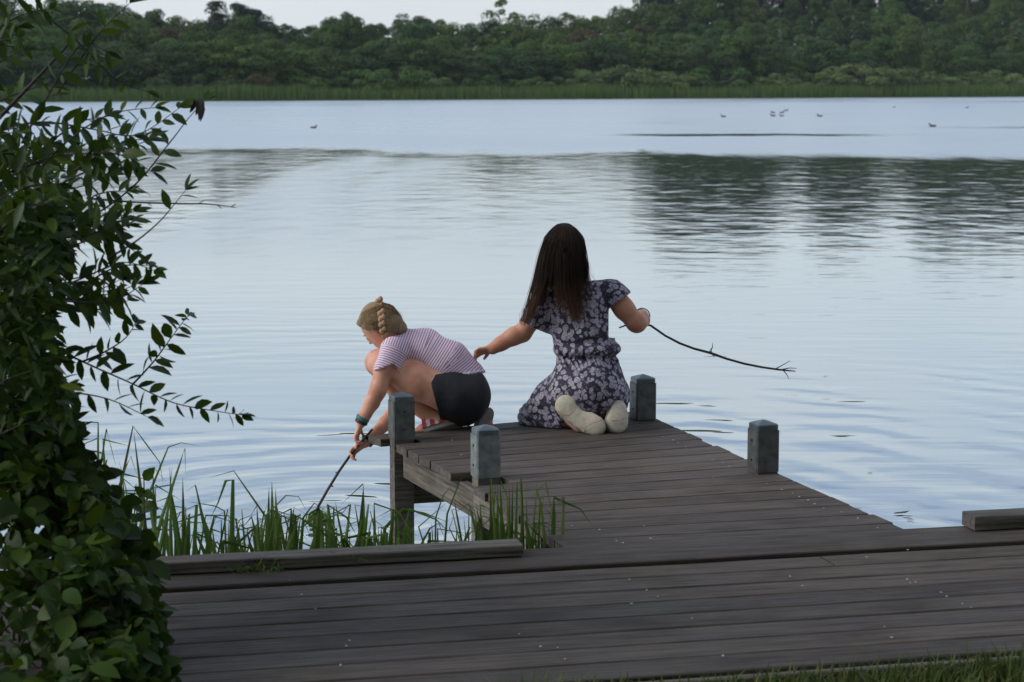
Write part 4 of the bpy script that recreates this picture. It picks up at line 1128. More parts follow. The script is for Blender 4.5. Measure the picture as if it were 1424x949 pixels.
def leaf_objects(tmpls, items, mat, parent, name='leaf'):
    mes = []
    for k, (TV, TF) in enumerate(tmpls):
        me = mesh_np(name, TV, TF, True); me.materials.append(mat); mes.append(me)
    for i, (p, R, s) in enumerate(items):
        o = bpy.data.objects.new(name, mes[i % len(mes)]); COL.objects.link(o)
        Mx = Matrix([list(R[0]) + [p[0]], list(R[1]) + [p[1]], list(R[2]) + [p[2]], [0, 0, 0, 1]])
        loc, rot, _ = Mx.decompose()
        o.location = loc; o.rotation_euler = rot.to_euler(); o.scale = (s, s, s)
        put(o, parent)

# ---- willow shrub at the left
ws = thing('willow_shrub', 'dark leafy willow shrub overhanging the lake at the left', 'shrub', tuple(wk(-2.75, -0.35, -0.15)))
rw = random.Random(21)
YW = 5.75
twigs_px = [
 ([(60, 330), (130, 300), (190, 255), (235, 200), (262, 165), (285, 140)], 1, 0.55),
 ([(120, 276), (180, 281), (230, 283), (290, 284), (328, 289)], 0, 0),
 ([(150, 360), (190, 335), (225, 305), (258, 265)], 1, 0.2),
 ([(60, 410), (120, 385), (170, 365), (214, 376)], 1, 1),
 ([(40, 455), (90, 490), (130, 510), (180, 532), (240, 560), (300, 572), (336, 577)], 1, 1.0),
 ([(185, 534), (212, 505), (238, 470), (262, 438)], 1, 1.2),
 ([(110, 505), (145, 490), (175, 470), (188, 450)], 1, 1),
 ([(40, 250), (90, 200), (150, 160), (215, 150)], 1, 1),
 ([(30, 200), (80, 110), (112, 64), (150, 72)], 1, 1.1),
 ([(80, 130), (135, 50), (180, 5)], 1, 0.9),
 ([(90, 215), (165, 215), (212, 240)], 1, 1.2),
 ([(90, 300), (150, 325), (190, 352)], 1, 1.1),
 ([(0, 180), (60, 170), (130, 180), (190, 188), (250, 150)], 1, 0.9),
 ([(60, 360), (110, 400), (150, 410), (190, 395)], 1, 1),
 ([(20, 540), (90, 545), (150, 555), (205, 580)], 1, 0.8),
 ([(60, 20), (110, 60), (160, 110), (205, 128)], 1, 1.1),
 ([(100, 430), (150, 430), (178, 418)], 1, 1.1),
]
main_items, bulk = [], []
wstems = MB()
def twig_leaves(P, dens, out, step=0.021, lmin=0.050, lmax=0.082):
    L = [0]
    for a, b in zip(P, P[1:]): L.append(L[-1] + np.linalg.norm(b - a))
    s = 0.10 * L[-1]; side = 1
    while s < L[-1]:
        i = max(j for j in range(len(L) - 1) if L[j] <= s); f = (s - L[i]) / (L[i + 1] - L[i])
        p = P[i] + (P[i + 1] - P[i]) * f; t = unit(P[i + 1] - P[i])
        if rw.random() < dens * 0.95:
            q = rw.uniform(-0.9, 0.9); perp = unit(np.cross(t, (0, 1, 0)) * side + np.array((0, q, 0)))
            d = unit(t * rw.uniform(0.35, 0.9) + perp + np.array((0, 0, rw.uniform(-0.35, 0.15))))
            nrm = np.array((rw.gauss(0, 0.6), rw.gauss(-0.35, 0.6), 0.8))
            sz = rw.uniform(lmin, lmax) * (0.75 + 0.35 * math.sin(math.pi * min(1, s / L[-1] + .15)))
            out.append((p, basis(d, nrm), sz))
        side = -side; s += step * rw.uniform(0.7, 1.4)
    # terminal leaves
    if dens > 0:
        t = unit(P[-1] - P[-2])
        for q in (-0.5, 0.1, 0.6): out.append((P[-1], basis(t + np.array((q * 0.7, rw.uniform(-.4, .4), -q * 0.5)), (rw.gauss(0, .5), -.5, .8)), rw.uniform(.04, .06)))
def smooth_poly(P, n=4):
    out = []
    for i in range(len(P) - 1):
        p0 = P[max(i - 1, 0)]; p1 = P[i]; p2 = P[i + 1]; p3 = P[min(i + 2, len(P) - 1)]
        for k in range(n):
            t = k / n; out.append(0.5 * (2 * p1 + (p2 - p0) * t + (2 * p0 - 5 * p1 + 4 * p2 - p3) * t * t + (3 * p1 - p0 - 3 * p2 + p3) * t ** 3))
    out.append(P[-1]); return out
for k in range(20):
    x1, y1 = rw.uniform(150, 222), rw.uniform(135, 425)
    if x1 > 190 and 215 < y1 < 330: x1 -= 35
    twigs_px.append(([(x1 - rw.uniform(70, 110), y1 + rw.uniform(5, 50)), (x1 - 45, y1 + rw.uniform(-5, 25)), (x1, y1)], 1, 1.05))
for pts, r, dens in twigs_px:
    y0 = YW + rw.uniform(-0.25, 0.35); P = smooth_poly([at(x, y, y0 + 0.0012 * (x - 100) * rw.uniform(-.6, .6)) for x, y in pts])
    w_ = MB(); w_.tube(P, list(np.linspace(0.0036, 0.0010, len(P))), 5); w_.build('branch', M['bark'], ws, True)
    if dens: twig_leaves(P, dens, main_items)
    # short side twigs for the bare one
    if not dens:
        for f in (6, 8, 11, 13, 15):
            w_ = MB(); p = P[min(f, len(P) - 2)]; w_.tube([p, p + np.array((0.014, 0, rw.choice((-1, 1)) * 0.010))], [.0018, .0009], 4)
            w_.build('bud', M['bark'], ws)
# heavy stems and random leafy twigs in the body of the shrub
root_p = np.array(wk(-2.75, -0.35, -0.15))
stem_tops = []
for k in range(9):
    tx, ty = rw.uniform(-90, 110), rw.uniform(40, 380)
    top = at(tx, ty, YW + rw.uniform(-0.35, 0.55)); b0 = root_p + np.array((rw.uniform(-.12, .12), rw.uniform(-.12, .12), 0))
    mid = (top + b0) / 2 + np.array((rw.uniform(-.1, .1), rw.uniform(-.1, .1), 0.1))
    P = smooth_poly([b0, mid, top], 5); w_ = MB(); w_.tube(P, list(np.linspace(0.017, 0.004, len(P))), 6); w_.build('stem', M['bark'], ws, True)
    stem_tops.append(P)
ed_y = [-60, 0, 60, 150, 250, 350, 420, 480, 560, 620]; ed_x = [70, 70, 75, 95, 100, 95, 75, 85, 110, 130]
sub = MB()
for k in range(105):
    y = rw.uniform(170, 590) if k > 10 else rw.uniform(-60, 120); xe = np.interp(y, ed_y, ed_x)
    x1 = xe - abs(rw.gauss(0, 60)); x0 = x1 - rw.uniform(60, 130); yy = y + rw.uniform(10, 70); Y0 = YW + rw.uniform(-0.45, 0.6)
    P = smooth_poly([at(x0, yy, Y0), at((x0 + x1) / 2, (y + yy) / 2 - 8, Y0 + rw.uniform(-.05, .05)), at(x1, y, Y0 + rw.uniform(-.15, .15))], 4)
    sub.tube(P, list(np.linspace(0.004, 0.0012, len(P))), 4); twig_leaves(P, 1.0, bulk, 0.02)
tag(sub.build('twigs', M['bark'], ws, True), kind='stuff')
for k in range(1500):
    y = rw.uniform(265, 600); xe = np.interp(y, ed_y, [60, 60, 60, 70, 90, 95, 70, 75, 95, 120])
    x = xe - abs(rw.gauss(0, 75)); p = at(x, y, YW + rw.uniform(-0.5, 0.6))
    bulk.append((p, basis((rw.uniform(-1, 1), rw.uniform(-1, 1), rw.uniform(-.8, .4)), (rw.gauss(0, .5), -.4, .8)), rw.uniform(.05, .085)))
WT = [leaf_template(0.19, 0.10, 0.25), leaf_template(0.22, 0.22, 0.15), leaf_template(0.17, 0.05, 0.35), leaf_template(0.24, 0.16, 0.3)]
rw.shuffle(main_items)
bulk.sort(key=lambda q: q[0][1])
cand = main_items[:260]; rest = main_items[260:] + bulk
extra = rest[-0:0] if len(cand) >= 300 else [q for q in bulk if q[0][0] / q[0][1] * F_PX + 712 > 40][:300 - len(cand)]
ids = set(id(q) for q in extra)
leaf_objects(WT, cand + extra, M['willow_leaf_part'], ws)
rest = [q for q in rest if id(q) not in ids]
tag(obj('foliage', leaves_mesh('foliage', WT[0], rest), M['willow_leaf'], ws), kind='stuff')
# withered leaf bunch at the tip of the topmost shoot
tipP = at(276, 138, YW)
wl = []
for q in range(6): wl.append((tipP + np.array((rw.uniform(-.01, .012), rw.uniform(-.01, .01), 0)), basis((rw.uniform(-.4, .7), rw.uniform(-.3, .3), -1), (0.5, -0.8, 0.2)), rw.uniform(.045, .065)))
o = obj('withered_leaves', leaves_mesh('withered_leaves', leaf_template(0.15, 0.3, 0.6), wl), plain('withered_leaf', (0.10, 0.095, 0.075), 0.7, 0.3), ws); o['label'] = 'withered greyish leaf bunch at a shoot tip'; o['kind'] = 'stuff'

# ---- low broad-leaved bush in front of the willow
vb = thing('broadleaf_bush', 'low dense bush of broad heart shaped leaves at bottom left of the boardwalk', 'bush', tuple(wk(-2.4, -1.2, -0.12)))
rv = random.Random(8)
sil_y = [545, 600, 650, 700, 760, 800, 850, 900, 960, 1060]; sil_x = [62, 100, 132, 166, 196, 206, 214, 222, 235, 250]
items = []
for k in range(3600):
    y = rv.uniform(548, 1060); xe = np.interp(y, sil_y, sil_x)
    x = xe - abs(rv.gauss(0, 1)) ** 1.0 * 110 + rv.gauss(0, 6)
    if x < -200: continue
    Yf = 5.75 - (y - 548) / 400 * 1.05
    dep = abs(rv.gauss(0, 0.20)) + 0.16 * mnoise.noise(Vector((x * 0.018, y * 0.018, 1.7)))
    # mound: recede towards its right outline
    Yq = Yf + dep + 0.25 * max(0, 1 - (xe - x) / 90) ** 2
    p = at(x, y, Yq)
    if p[2] < -0.1: continue
    d = unit((rv.gauss(0.25, .8), rv.gauss(-0.4, .6), rv.gauss(-0.4, .55)))
    nrm = np.array((rv.gauss(0.1, .75), -0.45 + rv.gauss(0, .6), 0.75))
    items.append((p, basis(d, nrm), rv.uniform(.030, .085) * rv.uniform(.8, 1.1)))
VT = [leaf_template(0.36, 0.18, 0.15), leaf_template(0.33, 0.28, 0.22), leaf_template(0.39, 0.1, 0.3)]
def vis(q):
    px, py = proj(*q[0]); return q[0][1] + (3 if px < -10 or py > 960 else 0) - 5.75 + (py - 548) / 400 * 1.05
items.sort(key=vis)
leaf_objects(VT, items[:300], M['vine_leaf_part'], vb)
tag(obj('foliage', leaves_mesh('foliage', VT[0], items[300:]), M['vine_leaf'], vb), kind='stuff')
sub = MB()
for k in range(26):
    x = rv.uniform(-60, 190); y = rv.uniform(600, 850); Y0 = 5.75 - (y - 548) / 400 * 1.05 + 0.2
    top = at(x, y, Y0); b0 = np.array((top[0] * 0.9 - 0.25, top[1] + rv.uniform(-.1, .2), -0.13)); P = smooth_poly([b0, (b0 + top) / 2 + np.array((-.03, 0, .06)), top], 3)
    sub.tube(P, list(np.linspace(.006, .002, len(P))), 4)
tag(sub.build('stems', M['bark'], vb, True), kind='stuff')

# ---- reeds between boardwalk and water
def blade(name, P, w, parent, twist, bend_flat=0.0, mat='reed'):
    """ribbon with a crease along its middle following the points P (world), tapering to a point"""
    P = [np.array(p) for p in P]; Q = []
    for i in range(len(P) - 1):
        L = np.linalg.norm(P[i + 1] - P[i]); n = max(1, min(4, int(L / 0.06)))
        for k in range(n): Q.append(P[i] + (P[i + 1] - P[i]) * k / n)
    Q.append(P[-1]); m = len(Q); V = []; cum = 0
    tot = sum(np.linalg.norm(b - a) for a, b in zip(Q, Q[1:]))
    for i, p in enumerate(Q):
        t = unit(Q[min(i + 1, m - 1)] - Q[max(i - 1, 0)])
        if i: cum += np.linalg.norm(Q[i] - Q[i - 1])
        f = cum / tot
        sd_ = unit(np.cross(t, (math.sin(twist), math.cos(twist), 0.05))); nn = np.cross(sd_, t)
        ww = w * (1 - f ** 3.5) * (0.8 + 0.2 * math.sin(math.pi * f)) + 0.0006
        V += [p - sd_ * ww / 2 + nn * ww * 0.12, p - nn * ww * 0.08, p + sd_ * ww / 2 + nn * ww * 0.12]
    F = []
    for i in range(m - 1):
        a = i * 3; F += [(a, a + 3, a + 4, a + 1), (a + 1, a + 4, a + 5, a + 2)]
    return obj(name, mesh_np(name, V, F, True), M[mat], parent)
clumps = {
 'a': ((60, 165), 'reed clump half hidden behind the willow at the far left'),
 'b': ((165, 232), 'tall reed clump with folded tips beside the broad leaved bush'),
 'c': ((232, 300), 'reed clump with one upright blunt blade above the beam left end'),
 'd': ((300, 352), 'reed clump with a sharply hooked wide blade'),
 'e': ((352, 405), 'thick reed clump with broad upright cut blades'),
 'f': ((405, 470), 'reed clump around the end of the short stick'),
 'g': ((470, 548), 'reed clump with a pointed folded blade left of the jetty post'),
 'h': ((548, 650), 'thin reed clump under the open side of the jetty'),
 'i': ((650, 780), 'bright reed clump against the near left jetty post'),
}
ex_bl = [   # visible blades traced in the photograph: points, width
 ([(322, 770), (324, 668), (314, 669), (303, 700), (292, 722)], 6.5), ([(369, 718), (325, 655), (290, 665)], 3), ([(291, 764), (272, 675), (258, 683)], 6),
 ([(380, 764), (378, 669)], 9), ([(386, 764), (383, 680)], 9), ([(373, 764), (374, 678)], 8), ([(390, 765), (386, 705)], 8), ([(314, 764), (312, 711), (299, 704), (262, 698)], 3.5),
 ([(326, 760), (369, 720)], 6), ([(399, 764), (409, 706), (427, 716)], 5), ([(371, 716), (398, 689), (415, 691), (427, 712)], 3.2), ([(475, 745), (466, 697)], 5), ([(507, 766), (505, 673), (474, 702)], 4),
 ([(500, 766), (505.5, 676)], 9), ([(482, 750), (487, 702), (470, 712), (440, 722)], 4), ([(256, 777), (254, 664)], 7), ([(215, 760), (224, 722), (257, 624), (258, 658)], 5), ([(190, 760), (201, 702), (234, 622), (252, 616), (276, 620)], 4),
 ([(205, 770), (198, 702), (186, 600)], 6), ([(160, 720), (171, 661), (185, 593), (222, 643), (227, 674)], 3.5), ([(136, 690), (141, 641), (148, 597), (161, 648)], 3.5), ([(136, 690), (136.5, 588), (80, 585)], 4), ([(297, 770), (288, 742), (271, 675), (260, 684)], 4.5),
 ([(190, 760), (201, 747), (255, 709)], 6), ([(246, 760), (238, 700), (236, 650)], 5), ([(182, 760), (175, 680), (165, 640)], 4), ([(150, 720), (175, 650), (182, 635), (190, 660)], 4), ([(222, 770), (236, 700), (243, 668)], 4),
 ([(418, 766), (422, 720), (437, 700), (455, 712)], 5), ([(432, 766), (445, 725), (478, 712), (487, 698)], 5), ([(455, 768), (462, 725), (470, 708)], 4), ([(528, 768), (515, 712), (500, 716)], 4), ([(532, 768), (535, 735), (560, 708), (590, 714), (622, 726)], 5),
 ([(555, 766), (553, 720), (548, 690)], 4), ([(570, 766), (566, 720)], 7), ([(592, 766), (582, 733), (620, 700)], 3), ([(618, 766), (622, 715), (640, 668), (660, 650)], 3), ([(606, 720), (616, 690), (625, 679), (650, 700)], 2.6),
 ([(603, 768), (600, 727)], 5), ([(640, 766), (625, 735), (632, 715)], 3), ([(580, 768), (598, 735), (610, 728), (618, 748)], 4), ([(640, 762), (655, 740), (675, 738)], 4),
 ([(690, 760), (687, 721), (683, 661)], 6), ([(700, 762), (696, 718), (687, 676)], 5), ([(712, 760), (713, 672)], 5), ([(718, 760), (718, 672)], 5), ([(757, 745), (752, 700), (746, 683), (759, 671), (770, 727)], 3.6),
 ([(704, 765), (692, 720)], 6), ([(725, 762), (704, 718)], 6), ([(668, 765), (660, 710), (655, 702)], 5), ([(674, 765), (684, 728), (690, 722), (696, 760)], 4), ([(733, 755), (732, 693)], 4), ([(726, 730), (760, 728), (793, 740)], 2.6), ([(740, 765), (745, 740), (755, 752)], 5),
 ([(660, 768), (664, 728), (672, 718), (690, 722)], 5), ([(676, 768), (668, 735), (662, 700)], 4.5), ([(715, 768), (708, 735), (700, 730), (703, 760)], 4.5),
]
rr = random.Random(31)
cl = {}
for key, ((x0, x1), lab) in clumps.items():
    xm = (x0 + x1) / 2; p = at(xm, 860, 6.9)
    cl[key] = thing('reed_clump', lab, 'reeds', (p[0], p[1], WATER_Z), 'reeds growing at the lake edge')
def which(x):
    for key, ((x0, x1), _) in clumps.items():
        if x0 <= x < x1: return key
    return 'a' if x < 165 else 'i'
def depth_for(x):
    if x > 645: return rr.uniform(6.80, 6.93)
    q = wk_of(x, 790); base = 6.62 + 0.00035 * x
    return base + rr.uniform(0.08, 0.5)
for pts, w in ex_bl:
    Yb = depth_for(pts[0][0]); P = [at(x, y, Yb) for x, y in pts]
    b0 = P[0] + (P[0] - P[1]) * 0.5; b0[2] = WATER_Z - 0.05; b0[1] += rr.uniform(-.03, .03)
    blade('reed_blade', [b0] + P, w / 400.0 * 1.3, cl[which(pts[0][0])], rr.uniform(-.45, .45))
for key, ((x0, x1), _) in clumps.items():
    nb = {'h': 20, 'i': 26, 'a': 22, 'b': 22}.get(key, 21)
    for k in range(nb):
        x = rr.uniform(x0, x1); Yb = depth_for(x)
        top = {'a': rr.uniform(600, 690), 'b': rr.uniform(640, 740), 'c': rr.uniform(690, 755), 'h': rr.uniform(725, 765), 'i': rr.uniform(690, 755)}.get(key, rr.uniform(700, 758))
        lean = rr.gauss(0, 22); p1 = at(x + lean, top, Yb + rr.uniform(-.05, .05)); b0 = at(x, 880, Yb); b0[2] = WATER_Z - 0.05
        mid = (p1 * 0.6 + b0 * 0.4); mid[0] -= lean * 0.0006
        P = [b0, mid, p1]
        if rr.random() < 0.85:
            dxx = rr.choice((-1, 1)) * rr.uniform(10, 42); P.append(at(x + lean + dxx, top + rr.uniform(0, 22), Yb + rr.uniform(-.06, .06)))
            if rr.random() < 0.4: P.append(at(x + lean + dxx * 1.5, top + rr.uniform(20, 48), Yb))
        blade('reed_blade', P, rr.uniform(.008, .027), cl[key], rr.uniform(-.9, .9))
for k in range(16):                     # taller fresh blades by the near left post
    x = rr.uniform(660, 745); Yb = rr.uniform(6.80, 6.92); top = rr.uniform(662, 720); lean = rr.gauss(0, 10)
    b0 = at(x, 880, Yb); b0[2] = WATER_Z - 0.05; p1 = at(x + lean, top, Yb); P = [b0, p1 * 0.6 + b0 * 0.4, p1]
    if k % 2: P.append(at(x + lean + rr.choice((-1, 1)) * rr.uniform(8, 20), top + rr.uniform(5, 40), Yb - .03))
    blade('reed_blade', P, rr.uniform(.010, .017), cl['i'], rr.uniform(-.5, .5))
# weed hanging on the stick's end
wd = thing('water_weed', 'dark wet weed clump lifted on the end of the short stick', 'weed', tuple(A(440, 722, 9.2)))
for k in range(26):
    s0_ = A(441 + rr.uniform(-3, 3), 706 + rr.uniform(0, 8), 9.19); d = rr.uniform(-26, 26)
    blade('weed_blade', [s0_, A(441 + d * .6, 716 + rr.uniform(-4, 10), 9.19 + rr.uniform(-.05, .05)), A(441 + d, 736 + rr.uniform(-6, 16), 9.19 + rr.uniform(-.08, .08))], rr.uniform(.005, .014), wd, rr.uniform(-.6, .6))
# small plant beside the bush, pale flower
lp = thing('young_plant', 'young leafy plant among the reeds beside the broad leaved bush', 'plant', tuple(at(205, 800, 6.6)))
P = [at(203, 790, 6.6), at(201, 710, 6.58), at(200, 665, 6.56)]
w_ = MB(); w_.tube(P, [.004, .003, .002], 5); w_.build('stem', M['bark'], lp)
for (xa, ya, xb, yb, s) in [(200, 668, 214, 650, .060), (201, 690, 190, 678, .05), (201, 700, 217, 706, .055), (201, 716, 188, 722, .05), (200, 682, 209, 690, .05)]:
    p = at(xa, ya, 6.56); d = at(xb, yb, 6.53) - p
    leaf_objects([VT[1]], [(p, basis(d, (0.2, -.9, .4)), s)], M['vine_leaf_part'], lp)

# ---- grass along the near edge
rg = np.random.default_rng(4)
def grass_mesh(n, fu, fv, hmin, hmax, wmin=.002, wmax=.004):
    u = fu(n); v = fv(n); P = np.array(WO)[None] + np.outer(u, WU) + np.outer(v, WV)
    P[:, 2] = np.interp(v, [q[0] for q in prof], [q[1] for q in prof]) - 0.012
    h = rg.uniform(hmin, hmax, n) * (0.55 + 0.9 * np.array([0.5 + 0.5 * mnoise.noise(Vector((x * 3.1, y * 3.1, 0))) for x, y in P[:, :2]]))
    a = rg.uniform(0, 2 * np.pi, n); lean = rg.uniform(0.1, 0.75, n)
    D = np.stack((np.cos(a), np.sin(a), np.zeros(n)), 1); S = np.stack((-np.sin(a), np.cos(a), np.zeros(n)), 1)
    w = rg.uniform(wmin, wmax, n)[:, None]
    m = P + D * (h * lean * 0.35)[:, None] + np.array((0, 0, 1)) * (h * 0.6)[:, None]
    t = P + D * (h * lean)[:, None] + np.array((0, 0, 1)) * (h * (1 - lean * 0.35))[:, None]
    V = np.stack((P - S * w, P + S * w, m + S * w * .8, m - S * w * .8, t), 1).reshape(-1, 3)
    F = []
    for i in range(n):
        b = i * 5; F += [(b, b + 1, b + 2, b + 3), (b + 3, b + 2, b + 4)]
    return mesh_np('grass', V, F)
g1 = grass_mesh(18000, lambda n: rg.uniform(-2.4, 4.0, n), lambda n: -1.255 - np.abs(rg.gamma(1.3, 0.22, n)), 0.05, 0.13)
tag(obj('grass', g1, M['grass']), 'short mixed green and straw grass along the boardwalk near edge', 'grass', kind='stuff')
g2 = grass_mesh(9000, lambda n: rg.uniform(-6, 7, n), lambda n: rg.uniform(-6, -1.6, n), 0.03, 0.08)
tag(obj('grass', g2, M['grass']), 'short grass of the bank behind the boardwalk', 'grass', kind='stuff')
# tufts rooted along the beam
for j, (x, y, lab) in enumerate([(345, 800, 'straggly grass tuft rooted under the left end of the edge beam'), (372, 798, 'green grass tuft rooted against the edge beam'), (470, 788, 'grass tuft hanging over the middle of the edge beam')]):
    p = on(x, y); t = thing('grass_tuft', lab, 'grass', tuple(p)); 
    for k in range(16):
        q = p + np.array((rr.uniform(-.05, .05), rr.uniform(-.01, .015), 0)); e = q + np.array((rr.uniform(-.07, .07), rr.uniform(-.06, .02), rr.uniform(.01, .055)))
        blade('grass_blade', [q, (q + e) / 2 + np.array((0, 0, .018)), e], .0035, t, rr.uniform(-1, 1), 0, 'reed')
# ================================================================== FAR SHORE
rt = random.Random(77); rn = np.random.default_rng(77)
def clump_quads(cent, rad, n, size, flat=1.0, outward=2.0):
    """n leaf-clump faces on a lumpy blob"""
    d = rn.normal(size=(n, 3)); d /= np.linalg.norm(d, axis=1)[:, None]
    d[:, 2] = np.where(d[:, 2] < -0.45, -d[:, 2], d[:, 2])
    p = cent + d * rad * rn.uniform(0.72, 1.05, (n, 1))
    nn = d * outward + rn.normal(size=(n, 3)) * 0.5 + np.array((0, 0, 0.25)); nn /= np.linalg.norm(nn, axis=1)[:, None]
    a = np.cross(nn, rn.normal(size=(n, 3))); a /= np.linalg.norm(a, axis=1)[:, None]; b = np.cross(nn, a)
    s = rn.uniform(0.5, 1.2, (n, 1)) * size
    return np.stack((p - a * s, p - b * s * .7 + nn * s * .2, p + a * s, p + b * s * .7 - nn * s * .15), 1)
def crown_mesh(kind, seed):
    global rn
    rn = np.random.default_rng(seed); Q = []; tips = []
    if kind in ('round', 'tall', 'loose'):
        nl = {'round': 46, 'tall': 38, 'loose': 24}[kind]
        for k in range(nl):
            while True:
                q = rn.uniform(-1, 1, 3)
                if np.linalg.norm(q) < 1 and np.linalg.norm(q) > 0.35: break
            rx, rz, zc = {'round': (3.7, 5.2, 6.6), 'tall': (2.7, 6.0, 7.0), 'loose': (3.0, 5.0, 8.0)}[kind]
            taper = 1.0 - 0.35 * max(0, q[2])
            c = np.array((q[0] * rx * taper, q[1] * rx * taper, zc + q[2] * rz)); r = rn.uniform(0.95, 1.75) * {'round': 1.0, 'tall': .85, 'loose': .62}[kind]
            Q.append(clump_quads(c, np.array((r, r, r * 0.95)), {'loose': 90}.get(kind, 210), 0.19)); tips.append(c)
    elif kind == 'pine':
        for k in range(18):
            z = rn.uniform(7.5, 13.4); R = 3.0 * (1 - (z - 7.5) / 8.5) + 0.4; a = rn.uniform(0, 6.28); rr_ = rn.uniform(0.2, 1) * R
            c = np.array((math.cos(a) * rr_, math.sin(a) * rr_, z))
            Q.append(clump_quads(c, np.array((1.3, 1.3, .75)), 110, 0.22)); tips.append(c)
    elif kind == 'shrub':
        for k in range(26):
            a = rn.uniform(0, 6.28); rr_ = math.sqrt(rn.uniform(0, 1)) * 3.2; z = 0.6 + rn.uniform(0.2, 1) * 2.5 * math.sqrt(max(0.05, 1 - (rr_ / 3.7) ** 2))
            c = np.array((math.cos(a) * rr_, math.sin(a) * rr_, z)); r = rn.uniform(.6, 1.0)
            Q.append(clump_quads(c, np.array((r, r, r * .8)), 170, 0.13)); tips.append(c)
    Q = np.concatenate(Q); n = len(Q)
    me = mesh_np('crown', Q.reshape(-1, 3), np.arange(n * 4).reshape(n, 4)); 
    t = MB(); H = {'round': 9, 'tall': 11, 'loose': 11, 'pine': 13, 'shrub': 1.6}[kind]; r0 = {'pine': .26, 'shrub': .10}.get(kind, .24)
    ks = np.linspace(0, 1, 7); pts = [np.array((math.sin(q * 3 + seed) * .25, math.cos(q * 2.3 + seed) * .25, -0.6 + q * (H + .6))) for q in ks]
    t.tube(pts, list(r0 * (1 - 0.8 * ks)), 7)
    for c in tips[::3]:
        i = max(1, min(5, int(c[2] / H * 4.5))); p = pts[i]; t.tube([p, (p + c) / 2 + np.array((0, 0, -.3)), c], [.09, .06, .03], 4)
    tm = mesh_np('trunk', t.V, t.F, True)
    return me, tm
LIB = {k: [crown_mesh(k, 100 + 10 * j + i) for i in range(n)] for j, (k, n) in enumerate((('round', 5), ('tall', 3), ('loose', 2), ('pine', 3), ('shrub', 3)))}
BASEH = {'round': 12.2, 'tall': 13.4, 'loose': 13.4, 'pine': 14.0, 'shrub': 3.9}
mesh_cache = {}
def with_mat(me, key, mat):
    k = (me.name, key)
    if k not in mesh_cache:
        c = me.copy(); c.materials.clear(); c.materials.append(mat); mesh_cache[k] = c
    return mesh_cache[k]
def tree(name, kind, px, d, top_y, mat, label, cat='tree', group=None, trunk='trunk', wide=1.0):
    """a tree standing d metres behind the far shoreline, seen at photo column px, whose top reaches photo row top_y"""
    # find the spot on the ray
    dx = (px - 712) / F_PX * 1.0
    # S0 + SU*c + SN*d  with x/y = k (level ray)
    k = (px - 712) / (F_PX * cT + 0.0)
    num = (S0[0] + SN[0] * d) - k * (S0[1] + SN[1] * d); den = k * SU[1] - SU[0]
    c = num / den; p = S0 + SU * c + SN * d
    z0 = far_z(p[0], p[1]); r_ = ray(px, top_y); t = p[1] / r_[1]; zt = CAM_H + r_[2] * t
    h = max(1.2, zt - z0); s = h / BASEH[kind]
    me, tm = rt.choice(LIB[kind])
    o = thing(name, label, cat, (p[0], p[1], z0), group)
    sw = {'pine': 1.45, 'shrub': max(s, .8) * 1.25}.get(kind, max(0.8, min(1.1, s)) * rt.uniform(.95, 1.3)) * wide
    o.scale = (sw, sw, s); o.rotation_euler = (0, 0, rt.uniform(0, 6.28))
    for nm, m_, mt in (('crown', me, FOL[mat]), ('trunk', tm, M[trunk])):
        q = bpy.data.objects.new(nm, with_mat(m_, mt.name, mt)); COL.objects.link(q); q.parent = o
    return o
SKX = [-300, 0, 150, 200, 240, 285, 300, 345, 372, 395, 430, 442, 470, 520, 560, 600, 640, 662, 690, 722, 748, 785, 830, 880, 960, 1424, 1750]
SKY_ = [5, -5, -5, 8, 16, 20, 14, 10, 22, 27, 38, 34, 20, 16, 22, 18, 27, 30, 24, 18, 20, 20, 12, 4, -4, -6, -6]
sky_row = lambda x: float(np.interp(x, SKX, SKY_))
TONE = {'oak': 'mid green', 'dark': 'dark green', 'light': 'light green', 'rust': 'brownish', 'pine': 'dark'}
def sect(x):
    return ('behind the willow' if x < 180 else 'on left shore' if x < 480 else 'on middle shore' if x < 800 else 'on right hill')
def row(x, x1, step, rowname, dfun, yfun, mats, kinds, wide):
    while x < x1:
        mt = rt.choice(mats); kd = rt.choice(kinds)
        nm = TONE[mt] + (' slender' if kd == 'tall' else ' rounded') + ' tree of the ' + rowname + ' ' + sect(x)
        tree('broadleaf_tree', kd, x, dfun(x), yfun(x), mt, nm, 'tree', rowname + ' trees ' + sect(x), wide=wide)
        x += rt.uniform(*step)
row(-270, 1720, (24, 36), 'back row', lambda x: rt.uniform(36, 48) if x < 850 else rt.uniform(52, 68), lambda x: sky_row(x) + abs(rt.gauss(0, 4)), ['oak', 'dark', 'oak', 'dark', 'light'], ['round', 'round', 'tall'], 1.0)
row(-260, 1700, (30, 44), 'third row', lambda x: rt.uniform(26, 34) if x < 850 else rt.uniform(34, 48), lambda x: (sky_row(x) if x < 850 else np.interp(x, [850, 1000, 1424], [8, 8, 4])) + rt.uniform(8, 26), ['oak', 'dark', 'light', 'oak', 'dark', 'rust'], ['round', 'round', 'tall'], 1.05)
row(-250, 1700, (30, 46), 'second row', lambda x: rt.uniform(15, 22) if x < 850 else rt.uniform(18, 30), lambda x: (sky_row(x) if x < 850 else 12) + rt.uniform(22, 44), ['oak', 'dark', 'light', 'oak', 'dark'], ['round', 'round', 'tall'], 1.1)
row(-240, 1700, (28, 44), 'front row', lambda x: rt.uniform(7, 12), lambda x: rt.uniform(54, 80) if x < 760 else rt.uniform(46, 76), ['oak', 'dark', 'oak', 'light', 'dark'], ['round'], 1.2)
